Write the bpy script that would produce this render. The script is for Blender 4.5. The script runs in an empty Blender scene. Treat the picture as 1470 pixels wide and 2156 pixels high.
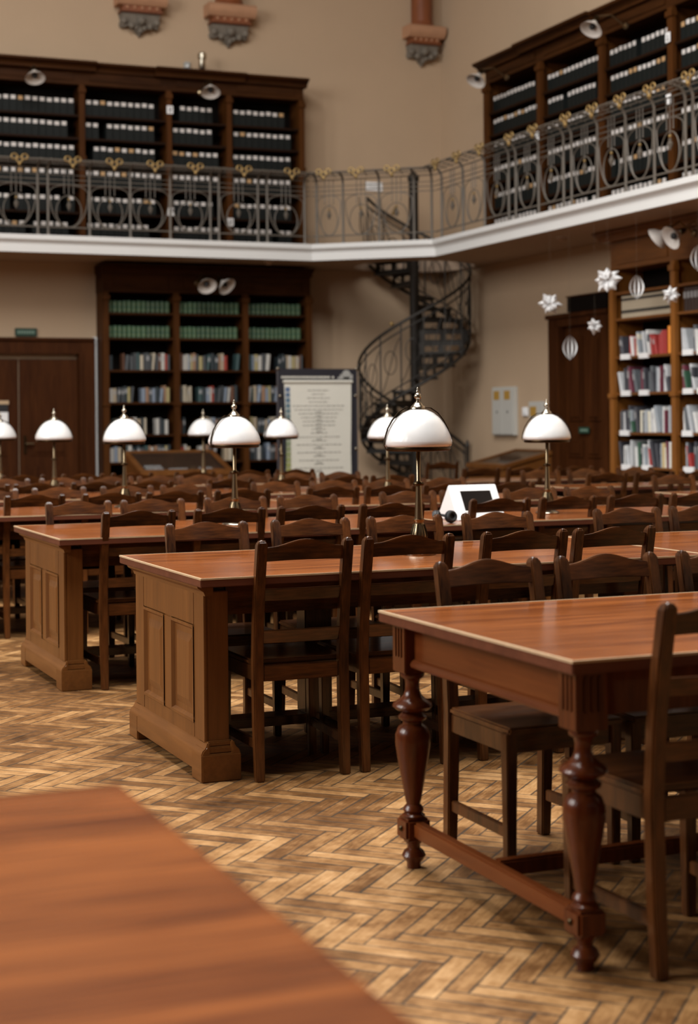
import bpy, bmesh, math, random
from math import sin, cos, pi, radians as R
from mathutils import Vector, Matrix
random.seed(7)
S = bpy.context.scene
COL = S.collection

# ------------------------------------------------------------------ camera, light, exposure
YAW, ROLL = 0.39364, -0.0089687
EYE = Vector((0, 0, 1.36))
cam = bpy.data.objects.new('camera', bpy.data.cameras.new('camera'))
COL.objects.link(cam)
fw = Vector((sin(YAW), cos(YAW), 0)); rt = Vector((cos(YAW), -sin(YAW), 0)); up = Vector((0, 0, 1))
r2 = cos(ROLL) * rt + sin(ROLL) * up
u2 = -sin(ROLL) * rt + cos(ROLL) * up
cam.matrix_world = Matrix(((r2.x, u2.x, -fw.x, EYE.x), (r2.y, u2.y, -fw.y, EYE.y), (r2.z, u2.z, -fw.z, EYE.z), (0, 0, 0, 1)))
cd = cam.data
cd.sensor_fit = 'VERTICAL'; cd.sensor_height = 36.0; cd.lens = 3426.25 / 2156 * 36.0
cd.shift_y = -(1078 - 883.65) / 2156
cd.clip_start = 0.05; cd.clip_end = 100
cd.dof.use_dof = True; cd.dof.focus_distance = 6.7; cd.dof.aperture_fstop = 2.6
S.camera = cam

vs = S.view_settings
S.display_settings.display_device = 'sRGB'
vs.view_transform = 'Standard'; vs.look = 'None'; vs.gamma = 1.0; vs.use_curve_mapping = False
vs.exposure = 0.25

w = bpy.data.worlds.new('world'); S.world = w; w.use_nodes = True
w.node_tree.nodes['Background'].inputs[0].default_value = (0.75, 0.85, 1.0, 1)
w.node_tree.nodes['Background'].inputs[1].default_value = 0.02

def area(name, loc, rot, sx, sy, power, col=(1, 0.96, 0.9)):
    l = bpy.data.lights.new(name, 'AREA'); l.shape = 'RECTANGLE'; l.size = sx; l.size_y = sy
    l.energy = power; l.color = col
    o = bpy.data.objects.new(name, l); COL.objects.link(o); o.location = loc; o.rotation_euler = rot
    return o
# daylight through tall windows of the aisle-side wall and of the wall behind the viewer, and a roof light
WIN_Y = (2.6, 6.2, 9.6, 13.0)  # the window nearest the viewer is added fill for the front tables
for i, y in enumerate(WIN_Y):
    area('window_daylight', (-6.9, y, 6.4), (0, R(-90), 0), 4.4, 1.8, {2.6: 70, 6.2: 620, 9.6: 430, 13.0: 110}[y], (1.0, 0.985, 0.955))
for i, x in enumerate((2.0, 7.0)):
    area('window_daylight', (x, -6.9, 7.2), (R(90), 0, 0), 1.8, 3.4, 5, (1.0, 0.985, 0.955))
area('rooflight_daylight', (2.0, 7.6, 9.8), (0, 0, 0), 5.5, 9.0, 1750, (1.0, 0.985, 0.96))

try:
    S.cycles.max_bounces = 8; S.cycles.diffuse_bounces = 3; S.cycles.glossy_bounces = 4; S.cycles.transmission_bounces = 4
    S.cycles.use_denoising = True; S.cycles.sample_clamp_indirect = 4.0
except Exception:
    pass

# ------------------------------------------------------------------ materials
def newmat(name):
    m = bpy.data.materials.new(name); m.use_nodes = True
    return m, m.node_tree.nodes, m.node_tree.links, m.node_tree.nodes['Principled BSDF']
def plain(name, col, rough=0.5, metal=0.0, coat=0.0, noise=0.0, nscale=20.0, spec=0.5):
    m, N, L, b = newmat(name)
    b.inputs['Roughness'].default_value = rough; b.inputs['Metallic'].default_value = metal
    b.inputs['Coat Weight'].default_value = coat; b.inputs['Specular IOR Level'].default_value = spec
    b.inputs['Base Color'].default_value = (*col, 1)
    if noise > 0:
        tc = N.new('ShaderNodeTexCoord'); n = N.new('ShaderNodeTexNoise'); n.inputs['Scale'].default_value = nscale; n.inputs['Detail'].default_value = 4
        mx = N.new('ShaderNodeMix'); mx.data_type = 'RGBA'
        mx.inputs['A'].default_value = (*[c * (1 - noise) for c in col], 1); mx.inputs['B'].default_value = (*[min(1, c * (1 + noise)) for c in col], 1)
        L.new(tc.outputs['Object'], n.inputs['Vector']); L.new(n.outputs['Fac'], mx.inputs['Factor']); L.new(mx.outputs['Result'], b.inputs['Base Color'])
    return m
def wood(name, dark, light, axis=0, scale=6.0, stretch=12.0, rough=0.3, coat=0.0, coat_rough=0.15, var=0.0, spec=0.5, fine=0.35, con=0.14):
    """procedural wood: long noise streaks along one axis of the object"""
    m, N, L, b = newmat(name)
    tc = N.new('ShaderNodeTexCoord'); mp = N.new('ShaderNodeMapping')
    sc = [scale] * 3; sc[axis] = scale / stretch; mp.inputs['Scale'].default_value = sc
    n1 = N.new('ShaderNodeTexNoise'); n1.inputs['Scale'].default_value = 1.0; n1.inputs['Detail'].default_value = 6; n1.inputs['Roughness'].default_value = 0.6; n1.inputs['Distortion'].default_value = 0.6
    n2 = N.new('ShaderNodeTexNoise'); n2.inputs['Scale'].default_value = 7.0; n2.inputs['Detail'].default_value = 3
    L.new(tc.outputs['Object'], mp.inputs['Vector']); L.new(mp.outputs['Vector'], n1.inputs['Vector']); L.new(mp.outputs['Vector'], n2.inputs['Vector'])
    mt = N.new('ShaderNodeMix'); mt.data_type = 'FLOAT'; mt.inputs['Factor'].default_value = fine
    L.new(n1.outputs['Fac'], mt.inputs['A']); L.new(n2.outputs['Fac'], mt.inputs['B'])
    cr = N.new('ShaderNodeValToRGB'); cr.color_ramp.elements[0].position = 0.5 - con; cr.color_ramp.elements[1].position = 0.5 + con
    cr.color_ramp.elements[0].color = (*dark, 1); cr.color_ramp.elements[1].color = (*light, 1)
    L.new(mt.outputs['Result'], cr.inputs['Fac'])
    out = cr.outputs['Color']
    if var > 0:
        oi = N.new('ShaderNodeObjectInfo'); mr = N.new('ShaderNodeMapRange'); mr.inputs['To Min'].default_value = 1 - var; mr.inputs['To Max'].default_value = 1 + var
        L.new(oi.outputs['Random'], mr.inputs['Value'])
        vm = N.new('ShaderNodeVectorMath'); vm.operation = 'SCALE'; L.new(out, vm.inputs[0]); L.new(mr.outputs['Result'], vm.inputs['Scale']); out = vm.outputs['Vector']
    L.new(out, b.inputs['Base Color'])
    b.inputs['Roughness'].default_value = rough; b.inputs['Coat Weight'].default_value = coat; b.inputs['Coat Roughness'].default_value = coat_rough
    b.inputs['Specular IOR Level'].default_value = spec
    return m

M = {}
M['wall'] = plain('ochre_plaster', (0.47, 0.342, 0.228), 0.85, noise=0.06, nscale=1.2, spec=0.2)
M['ceiling'] = plain('darkened_unseen_ceiling', (0.16, 0.11, 0.07), 0.9)  # ceiling out of view, tone made dark to lower the bounced light
M['white'] = plain('white_moulding_paint', (0.66, 0.66, 0.645), 0.6, noise=0.03, nscale=3)
M['panel'] = plain('darkened_unseen_wall', (0.07, 0.035, 0.018), 0.6, noise=0.2, nscale=2)  # unseen walls, given a dark surface to cut ambient fill
M['soffit'] = plain('gallery_soffit_plaster', (0.40, 0.29, 0.21), 0.85, spec=0.2)
M['chair'] = wood('stained_chair_wood', (0.020, 0.0056, 0.0014), (0.105, 0.0350, 0.0085), 2, 14, 8, 0.36, 0.55, 0.16, 0.22, spec=0.2)
M['chairh'] = wood('stained_chair_rail_wood', (0.020, 0.0056, 0.0014), (0.125, 0.0415, 0.0100), 0, 14, 8, 0.36, 0.55, 0.16, 0.22, spec=0.2)
M['top'] = wood('polished_cherry_veneer', (0.115, 0.028, 0.0062), (0.300, 0.090, 0.0205), 0, 12, 24, 0.25, 0.06, 0.12, 0.0, spec=0.28, fine=0.5, con=0.09)
M['topside'] = wood('dark_red_table_edge', (0.085, 0.026, 0.014), (0.130, 0.042, 0.022), 0, 9, 20, 0.4, spec=0.2)
M['edge'] = plain('pale_edging', (0.50, 0.36, 0.22), 0.4, noise=0.2, nscale=30)  # pale edging, the table bevel's catch of light put into its colour
M['desk'] = wood('brown_desk_oak', (0.110, 0.039, 0.0085), (0.180, 0.068, 0.0155), 2, 8, 14, 0.36, 0.05, 0.25, spec=0.35)
M['deskh'] = wood('brown_desk_oak_rail', (0.110, 0.039, 0.0085), (0.180, 0.068, 0.0155), 1, 8, 14, 0.36, 0.05, 0.25, spec=0.35)
M['mahog'] = wood('red_mahogany', (0.055, 0.011, 0.0030), (0.130, 0.032, 0.0080), 2, 9, 10, 0.26, 0.22, 0.10, spec=0.2)
M['mahogh'] = wood('red_mahogany_rail', (0.080, 0.017, 0.0040), (0.150, 0.040, 0.0095), 1, 7, 14, 0.30, 0.10, 0.12, spec=0.2)
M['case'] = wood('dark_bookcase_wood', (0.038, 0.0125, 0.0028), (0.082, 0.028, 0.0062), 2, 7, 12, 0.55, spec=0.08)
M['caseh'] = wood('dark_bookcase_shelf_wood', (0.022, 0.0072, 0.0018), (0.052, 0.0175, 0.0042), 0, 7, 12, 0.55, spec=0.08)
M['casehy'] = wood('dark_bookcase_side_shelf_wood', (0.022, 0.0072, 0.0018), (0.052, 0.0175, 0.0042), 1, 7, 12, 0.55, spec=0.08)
M['caseo'] = wood('orange_bookcase_wood', (0.17, 0.060, 0.010), (0.27, 0.100, 0.018), 2, 7, 12, 0.4)
M['caseoh'] = wood('orange_bookcase_rail', (0.11, 0.038, 0.008), (0.19, 0.068, 0.014), 1, 7, 12, 0.4)
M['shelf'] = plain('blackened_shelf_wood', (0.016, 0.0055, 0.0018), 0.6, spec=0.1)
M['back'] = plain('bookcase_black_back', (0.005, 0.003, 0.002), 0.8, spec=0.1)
M['door'] = wood('dark_door_wood', (0.028, 0.0080, 0.0022), (0.062, 0.0190, 0.0048), 2, 6, 12, 0.55, spec=0.08)
M['brass'] = plain('antique_brass', (0.27, 0.205, 0.125), 0.30, 1.0, noise=0.15, nscale=40)
M['bronze'] = plain('dark_bronze', (0.055, 0.038, 0.020), 0.35, 1.0)
M['gild'] = plain('gilded_ornament', (0.34, 0.225, 0.085), 0.5, 0.6)
M['nickel'] = plain('tarnished_nickel', (0.40, 0.36, 0.29), 0.25, 1.0, noise=0.15, nscale=40)
M['opal'] = plain('white_opal_glass', (0.93, 0.93, 0.92), 0.25, coat=1.0)
ob = M['opal'].node_tree.nodes['Principled BSDF']; ob.inputs['Subsurface Weight'].default_value = 0.6; ob.inputs['Subsurface Radius'].default_value = (1, 1, 1); ob.inputs['Subsurface Scale'].default_value = 0.04
M['spot'] = plain('dull_white_enamel', (0.60, 0.56, 0.52), 0.5)
M['thread'] = plain('grey_thread', (0.16, 0.125, 0.09), 0.8)
M['charcoal'] = plain('charcoal_frame', (0.045, 0.040, 0.045), 0.5)
M['iron'] = plain('grey_painted_iron', (0.125, 0.108, 0.088), 0.5, 0.1)
M['dkiron'] = plain('black_iron', (0.030, 0.026, 0.022), 0.5, 0.4)
M['paper'] = plain('white_paper', (0.84, 0.84, 0.84), 0.8)
M['cream'] = plain('cream_paper', (0.66, 0.64, 0.56), 0.8, noise=0.05, nscale=5)
M['text'] = plain('faded_print', (0.36, 0.35, 0.31), 0.8)
M['navy'] = plain('navy_board', (0.017, 0.017, 0.024), 0.5)
M['whitepl'] = plain('white_plastic', (0.86, 0.86, 0.86), 0.35)
M['screen'] = plain('black_screen', (0.006, 0.006, 0.007), 0.08)
M['rubber'] = plain('black_foam', (0.012, 0.012, 0.013), 0.55)
M['grey'] = plain('grey_metal', (0.36, 0.36, 0.34), 0.4)
M['cab'] = plain('pale_grey_enamel', (0.50, 0.49, 0.45), 0.5)
M['ochre'] = plain('ochre_sticker', (0.42, 0.24, 0.045), 0.6)
M['gsign'] = plain('dark_green_sign', (0.012, 0.045, 0.028), 0.5)
M['gtext'] = plain('pale_green_letters', (0.20, 0.30, 0.24), 0.5)
M['boxblk'] = plain('black_box_cloth', (0.0055, 0.0075, 0.0068), 0.65, spec=0.25)
M['boxlab'] = plain('white_box_label', (0.62, 0.58, 0.55), 0.7)
M['boxoch'] = plain('tan_box_label', (0.46, 0.28, 0.13), 0.7)
M['pages'] = plain('book_pages', (0.55, 0.48, 0.36), 0.8)
M['pink'] = plain('pink_sandstone', (0.44, 0.235, 0.130), 0.8, noise=0.15, nscale=8)
M['stone'] = plain('grey_carved_stone', (0.17, 0.145, 0.115), 0.85, noise=0.35, nscale=14)
M['redcol'] = plain('red_marble_shaft', (0.20, 0.060, 0.020), 0.45, noise=0.35, nscale=6)
M['glass'] = plain('case_glass', (0.03, 0.03, 0.028), 0.05)
gb = M['glass'].node_tree.nodes['Principled BSDF']; gb.inputs['Alpha'].default_value = 0.35

def floor_mat():
    m, N, L, b = newmat('herringbone_parquet')
    W, n = 0.061, 5.0
    def math_(op, a, c=None):
        x = N.new('ShaderNodeMath'); x.operation = op
        for i, v in enumerate((a, c)):
            if v is None: continue
            if isinstance(v, (int, float)): x.inputs[i].default_value = v
            else: L.new(v, x.inputs[i])
        return x.outputs[0]
    tc = N.new('ShaderNodeTexCoord'); mp = N.new('ShaderNodeMapping'); mp.inputs['Rotation'].default_value = (0, 0, R(45)); mp.inputs['Scale'].default_value = (1 / W, 1 / W, 1)
    mp.vector_type = 'POINT'
    L.new(tc.outputs['Object'], mp.inputs['Vector'])
    # slight wobble so that joints are not ruler straight
    sp = N.new('ShaderNodeSeparateXYZ'); L.new(mp.outputs['Vector'], sp.inputs[0])
    u, v = sp.outputs[0], sp.outputs[1]
    i, j = math_('FLOOR', u), math_('FLOOR', v)
    fu, fv = math_('SUBTRACT', u, i), math_('SUBTRACT', v, j)
    k = math_('FLOORED_MODULO', math_('SUBTRACT', i, j), 2 * n)
    hor = math_('LESS_THAN', k, n - 0.5)
    kv = math_('SUBTRACT', 2 * n - 1, k)
    # horizontal: along = k+fu, across = fv ; vertical: along = kv+fv, across = fu
    def sel(a, c):
        x = N.new('ShaderNodeMix'); x.data_type = 'FLOAT'; L.new(hor, x.inputs['Factor']); L.new(c, x.inputs['A']); L.new(a, x.inputs['B']); return x.outputs['Result']
    along = sel(math_('ADD', k, fu), math_('ADD', kv, fv))
    across = sel(fv, fu)
    idx = sel(math_('SUBTRACT', i, k), i)
    idy = sel(j, math_('SUBTRACT', j, kv))
    edge = math_('MINIMUM', math_('MINIMUM', across, math_('SUBTRACT', 1.0, across)), math_('MINIMUM', along, math_('SUBTRACT', n, along)))
    cid = N.new('ShaderNodeCombineXYZ'); L.new(idx, cid.inputs[0]); L.new(idy, cid.inputs[1]); L.new(hor, cid.inputs[2])
    wn = N.new('ShaderNodeTexWhiteNoise'); wn.noise_dimensions = '3D'; L.new(cid.outputs[0], wn.inputs['Vector'])
    # grain
    gv = N.new('ShaderNodeCombineXYZ'); L.new(math_('MULTIPLY', along, 0.35), gv.inputs[0]); L.new(math_('MULTIPLY', across, 4.0), gv.inputs[1]); L.new(math_('MULTIPLY', wn.outputs['Value'], 60.0), gv.inputs[2])
    g = N.new('ShaderNodeTexNoise'); g.inputs['Scale'].default_value = 1.6; g.inputs['Detail'].default_value = 5; g.inputs['Roughness'].default_value = 0.65; g.inputs['Distortion'].default_value = 0.8
    L.new(gv.outputs[0], g.inputs['Vector'])
    big = N.new('ShaderNodeTexNoise'); big.inputs['Scale'].default_value = 0.9; big.inputs['Detail'].default_value = 3; L.new(tc.outputs['Object'], big.inputs['Vector'])
    st = N.new('ShaderNodeTexNoise'); st.inputs['Scale'].default_value = 7.0; st.inputs['Detail'].default_value = 5; st.inputs['Roughness'].default_value = 0.7; L.new(tc.outputs['Object'], st.inputs['Vector'])
    f = math_('ADD', math_('ADD', math_('MULTIPLY', wn.outputs['Value'], 0.30), 0.08), math_('ADD', math_('MULTIPLY', g.outputs['Fac'], 0.55), math_('MULTIPLY', math_('SUBTRACT', st.outputs['Fac'], 0.5), 1.0)))
    f = math_('ADD', f, math_('MULTIPLY', math_('SUBTRACT', big.outputs['Fac'], 0.5), 0.6))
    cr = N.new('ShaderNodeValToRGB'); e = cr.color_ramp.elements
    e[0].position = 0.12; e[0].color = (0.046, 0.0175, 0.0042, 1); e[1].position = 0.98; e[1].color = (0.57, 0.345, 0.160, 1)
    x = cr.color_ramp.elements.new(0.42); x.color = (0.160, 0.071, 0.0215, 1)
    x = cr.color_ramp.elements.new(0.66); x.color = (0.34, 0.178, 0.066, 1)
    L.new(f, cr.inputs['Fac'])
    gap = N.new('ShaderNodeMapRange'); gap.inputs['From Min'].default_value = 0.02; gap.inputs['From Max'].default_value = 0.09; gap.inputs['To Min'].default_value = 0.0; gap.inputs['To Max'].default_value = 1.0
    # joint width varies over the floor
    L.new(math_('ADD', edge, math_('MULTIPLY', math_('SUBTRACT', st.outputs['Fac'], 0.5), 0.16)), gap.inputs['Value'])
    mx = N.new('ShaderNodeMix'); mx.data_type = 'RGBA'; mx.inputs['A'].default_value = (0.050, 0.034, 0.022, 1)
    L.new(gap.outputs['Result'], mx.inputs['Factor']); L.new(cr.outputs['Color'], mx.inputs['B']); L.new(mx.outputs['Result'], b.inputs['Base Color'])
    b.inputs['Specular IOR Level'].default_value = 0.3
    rr = N.new('ShaderNodeMapRange'); rr.inputs['To Min'].default_value = 0.32; rr.inputs['To Max'].default_value = 0.55; L.new(st.outputs['Fac'], rr.inputs['Value']); L.new(rr.outputs['Result'], b.inputs['Roughness'])
    bp = N.new('ShaderNodeBump'); bp.inputs['Strength'].default_value = 0.25; bp.inputs['Distance'].default_value = 0.002
    L.new(math_('ADD', gap.outputs['Result'], math_('MULTIPLY', wn.outputs['Value'], 0.3)), bp.inputs['Height']); L.new(bp.outputs['Normal'], b.inputs['Normal'])
    return m
M['floor'] = floor_mat()

# ------------------------------------------------------------------ mesh helpers
class MB:
    """collects boxes, prisms, lathes and tubes; build() links them as ONE mesh object"""
    def __init__(s): s.v = []; s.f = []; s.mi = []; s.cur = 0
    def add(s, vs, fs, T=None):
        o = len(s.v)
        s.v += [tuple(T @ Vector(p)) if T else tuple(p) for p in vs]
        s.f += [tuple(i + o for i in f) for f in fs]; s.mi += [s.cur] * len(fs)
        return s
    def box(s, x0, x1, y0, y1, z0, z1, T=None):
        return s.add([(x0, y0, z0), (x1, y0, z0), (x1, y1, z0), (x0, y1, z0), (x0, y0, z1), (x1, y0, z1), (x1, y1, z1), (x0, y1, z1)],
                     [(0, 3, 2, 1), (4, 5, 6, 7), (0, 1, 5, 4), (1, 2, 6, 5), (2, 3, 7, 6), (3, 0, 4, 7)], T)
    def hexa(s, p, T=None):      # eight corners: bottom ring then top ring
        return s.add(p, [(0, 3, 2, 1), (4, 5, 6, 7), (0, 1, 5, 4), (1, 2, 6, 5), (2, 3, 7, 6), (3, 0, 4, 7)], T)
    def prism(s, poly, a, b, fn, T=None):   # poly of 2D points extruded between a and b, fn(p, t) -> xyz
        n = len(poly)
        vs = [fn(p, a) for p in poly] + [fn(p, b) for p in poly]
        fs = [tuple(range(n))[::-1], tuple(range(n, 2 * n))] + [(i, (i + 1) % n, n + (i + 1) % n, n + i) for i in range(n)]
        return s.add(vs, fs, T)
    def lathe(s, prof, seg=24, c=(0, 0, 0), T=None):
        vs = []; fs = []; n = len(prof)
        for k in range(seg):
            a = 2 * pi * k / seg
            vs += [(c[0] + r * cos(a), c[1] + r * sin(a), c[2] + z) for r, z in prof]
        for k in range(seg):
            q = (k + 1) % seg
            for i in range(n - 1): fs.append((k * n + i, q * n + i, q * n + i + 1, k * n + i + 1))
        if prof[0][0] > 1e-6: fs.append(tuple(k * n for k in range(seg))[::-1])
        if prof[-1][0] > 1e-6: fs.append(tuple(k * n + n - 1 for k in range(seg)))
        return s.add(vs, fs, T)
    def tube(s, pts, r, seg=6, closed=False, T=None):
        P = [Vector(p) for p in pts]; n = len(P); vs = []; fs = []
        if n < 2: return s
        nrm = None
        for i in range(n):
            if closed: t = P[(i + 1) % n] - P[i - 1]
            else: t = P[min(i + 1, n - 1)] - P[max(i - 1, 0)]
            t.normalize()
            if nrm is None:
                nrm = t.cross(Vector((0, 0, 1)));
                if nrm.length < 1e-3: nrm = t.cross(Vector((1, 0, 0)))
            nrm = (nrm - t * nrm.dot(t)).normalized(); bn = t.cross(nrm)
            rr = r[i] if isinstance(r, (list, tuple)) else r
            vs += [tuple(P[i] + rr * (cos(2 * pi * k / seg) * nrm + sin(2 * pi * k / seg) * bn)) for k in range(seg)]
        for i in range(n if closed else n - 1):
            q = (i + 1) % n
            for k in range(seg): fs.append((i * seg + k, i * seg + (k + 1) % seg, q * seg + (k + 1) % seg, q * seg + k))
        if not closed: fs += [tuple(range(seg))[::-1], tuple(range((n - 1) * seg, n * seg))]
        return s.add(vs, fs, T)
    def sphere(s, c, r, seg=10, rings=6, T=None, sz=1.0):
        return s.lathe([(max(1e-7, r * sin(pi * i / rings)), -r * sz * cos(pi * i / rings)) for i in range(rings + 1)], seg, c, T)
    def mesh(s, name, mats, bevel=0.0, smooth=False, seg=2, angle=35):
        me = bpy.data.meshes.new(name); me.from_pydata(s.v, [], s.f)
        for m in (mats if isinstance(mats, (list, tuple)) else [mats]): me.materials.append(m)
        for p, i in zip(me.polygons, s.mi): p.material_index = i
        bm = bmesh.new(); bm.from_mesh(me)
        bmesh.ops.recalc_face_normals(bm, faces=bm.faces)
        if bevel > 0:
            es = [e for e in bm.edges if len(e.link_faces) == 2 and e.calc_face_angle(0) > R(30)]
            bmesh.ops.bevel(bm, geom=es, offset=bevel, segments=seg, affect='EDGES', clamp_overlap=True)
        bm.to_mesh(me); bm.free()
        if smooth or bevel > 0:
            for p in me.polygons: p.use_smooth = True
            try: me.set_sharp_from_angle(angle=R(angle))
            except Exception: pass
        return me
    def build(s, name, mats, parent=None, **k):
        o = bpy.data.objects.new(name, s.mesh(name, mats, **k)); COL.objects.link(o)
        if parent is not None: o.parent = parent
        return o

def tag(o, label=None, cat=None, group=None, kind=None):
    if label: o['label'] = label
    if cat: o['category'] = cat
    if group: o['group'] = group
    if kind: o['kind'] = kind
    return o
def thing(name, label, cat, loc=(0, 0, 0), rz=0.0, group=None):
    o = bpy.data.objects.new(name, None); o.empty_display_size = 0.1; COL.objects.link(o)
    o.location = loc; o.rotation_euler = (0, 0, rz)
    return tag(o, label, cat, group)
KIDS = {}
def kids(o):
    if o.name not in KIDS: KIDS[o.name] = [c for c in COL.objects if c.parent == o]
    return KIDS[o.name]
def dup(o, parent=None):
    c = o.copy(); COL.objects.link(c)
    if parent is not None: c.parent = parent
    for ch in kids(o): dup(ch, c)
    return c
def struct(mb, name, mat, **k): return tag(mb.build(name, mat, **k), kind='structure')
ORD = ['first', 'second', 'third', 'fourth', 'fifth', 'sixth', 'seventh', 'eighth', 'ninth', 'tenth', 'eleventh', 'twelfth', 'thirteenth', 'fourteenth', 'fifteenth', 'sixteenth', 'seventeenth', 'eighteenth', 'nineteenth', 'twentieth']

# ------------------------------------------------------------------ the room
YB, XR, XL, YF, HC = 20.0, 9.71, -7.0, -7.0, 10.0
struct(MB().box(XL, XR, YF, YB, -0.05, 0), 'floor', M['floor'])
struct(MB().box(XL - .2, XR + .2, YB, YB + .2, -0.05, HC), 'wall_back', M['wall'])
struct(MB().box(XR, XR + .2, YF, YB, -0.05, HC), 'wall_right', M['wall'])
struct(MB().box(XL - .2, XL, YF, YB, -0.05, HC), 'wall_left', M['panel'])
struct(MB().box(XL - .2, XR + .2, YF - .2, YF, -0.05, HC), 'wall_front', M['panel'])
struct(MB().box(XL - .2, XR + .2, YF - .2, YB + .2, HC, HC + .1), 'ceiling', M['ceiling'])
def window(n, horizontal, c, w_, h_, zc):
    f = MB()
    def bx(a0, a1, z0, z1, d0, d1):
        if horizontal: f.box(a0, a1, YF + d0, YF + d1, z0, z1)
        else: f.box(XL + d0, XL + d1, a0, a1, z0, z1)
    for a in (-w_ / 2 - .06, -.03, w_ / 2): bx(c + a, c + a + .06, zc - h_ / 2, zc + h_ / 2, .11, .17)
    for i in range(5):
        z = zc - h_ / 2 + i * h_ / 4; bx(c - w_ / 2 - .06, c + w_ / 2 + .06, z - .025, z + .025, .11, .17)
    struct(f, 'window_%d' % n, M['white'])
for i, y in enumerate(WIN_Y): window(i + 1, False, y, 1.8, 4.4, 6.4)  # the frame nearest the viewer goes with the added fill light
for i, x in enumerate((2.0, 7.0)): window(i + 5, True, x, 1.8, 3.4, 7.2)

# gallery slab: along the end wall, chamfered corner, along the side wall, with a stair hole
GZ, GB = 3.52, 3.34
C0, C1 = Vector((7.33, 18.8)), Vector((8.57, 17.80))
SC, SR = Vector((8.90, 19.18)), 0.73          # stair centre and rail radius
def slab():
    bm = bmesh.new()
    outer = [(XL, YB), (XL, 18.8), tuple(C0), tuple(C1), (8.57, YF), (XR, YF), (XR, YB)]
    hole = [(SC.x + .79 * cos(2 * pi * k / 40), SC.y + .79 * sin(2 * pi * k / 40)) for k in range(40)]
    es = []; rings = []
    for ring in (outer, hole):
        vsx = [bm.verts.new((*p, GZ)) for p in ring]; rings.append(vsx)
        es += [bm.edges.new((vsx[i], vsx[(i + 1) % len(vsx)])) for i in range(len(vsx))]
    r = bmesh.ops.triangle_fill(bm, use_beauty=True, edges=es)
    ext = bmesh.ops.extrude_face_region(bm, geom=[f for f in bm.faces])
    for v in [g for g in ext['geom'] if isinstance(g, bmesh.types.BMVert)]: v.co.z = GB
    bmesh.ops.recalc_face_normals(bm, faces=bm.faces)
    me = bpy.data.meshes.new('ceiling_gallery'); bm.to_mesh(me); bm.free(); me.materials.append(M['soffit'])
    o = bpy.data.objects.new('ceiling_gallery', me); COL.objects.link(o); tag(o, kind='structure')
slab()
def sweep(path, prof, mat, name):
    """profile of (outward, z) swept along a plan polyline with mitred corners; outward is to the room side"""
    n = len(path); mb = MB(); rows = []
    for i, p in enumerate(path):
        ns = []
        if i > 0: d = (path[i] - path[i - 1]).normalized(); ns.append(Vector((d.y, -d.x)))
        if i < n - 1: d = (path[i + 1] - path[i]).normalized(); ns.append(Vector((d.y, -d.x)))
        m = sum(ns, Vector((0, 0))); m.normalize(); m /= m.dot(ns[0])
        rows.append([(p.x + m.x * o, p.y + m.y * o, z) for o, z in prof])
    k = len(prof); vsx = [q for r in rows for q in r]
    fs = [(i * k + j, i * k + (j + 1) % k, (i + 1) * k + (j + 1) % k, (i + 1) * k + j) for i in range(n - 1) for j in range(k)]
    fs += [tuple(range(k)), tuple(range((n - 1) * k, n * k))]
    mb.add(vsx, fs); struct(mb, name, mat, smooth=True, angle=25)
gp = [Vector((XL + .02, 18.8)), C0, C1, Vector((8.57, YF + .02))]
sweep(gp, [(0, 3.33), (.035, 3.33), (.035, 3.425), (.045, 3.445), (.075, 3.465), (.085, 3.475), (.085, 3.53), (0, 3.53)], M['white'], 'trim_1')
# white pilaster strip beside the door and a dark dado corner
struct(MB().box(4.845, 4.885, 19.93, 20.0, 0, 2.42), 'trim_2', M['white'])
struct(MB().box(9.66, 9.71, 16.92, 16.96, 0, 1.15), 'trim_3', M['white'])

# ------------------------------------------------------------------ doors
def door_end():
    f = MB()
    f.box(4.66, 4.843, 19.86, 20.0, 0, 2.361).box(2.98, 3.165, 19.86, 20.0, 0, 2.361).box(3.165, 4.66, 19.862, 20.0, 2.20, 2.361)
    f.box(2.94, 4.84, 19.83, 20.0, 2.36, 2.40).box(4.64, 4.69, 19.84, 20, 0, 2.21).box(3.135, 3.185, 19.84, 20, 0, 2.21)
    d = struct(f, 'door_1', M['door'], bevel=.006)
    for a, b in ((3.185, 3.905), (3.92, 4.64)):
        l = MB(); l.box(a, b, 19.955, 19.995, 0.01, 2.14)
        for z0, z1 in ((.25, .82), (.95, 1.98)):
            l.box(a + .13, b - .13, 19.945, 19.96, z0, z1).box(a + .17, b - .17, 19.932, 19.95, z0 + .04, z1 - .04)
        l.build('door_leaf', M['door'], d, bevel=.006)
    h = MB(); h.box(3.965, 3.995, 19.935, 19.95, .98, 1.2); h.tube([(3.98, 19.93, 1.1), (3.98, 19.9, 1.1), (4.08, 19.895, 1.1)], .011, 8)
    h.build('door_handle', M['bronze'], d, smooth=True)
door_end()
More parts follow.
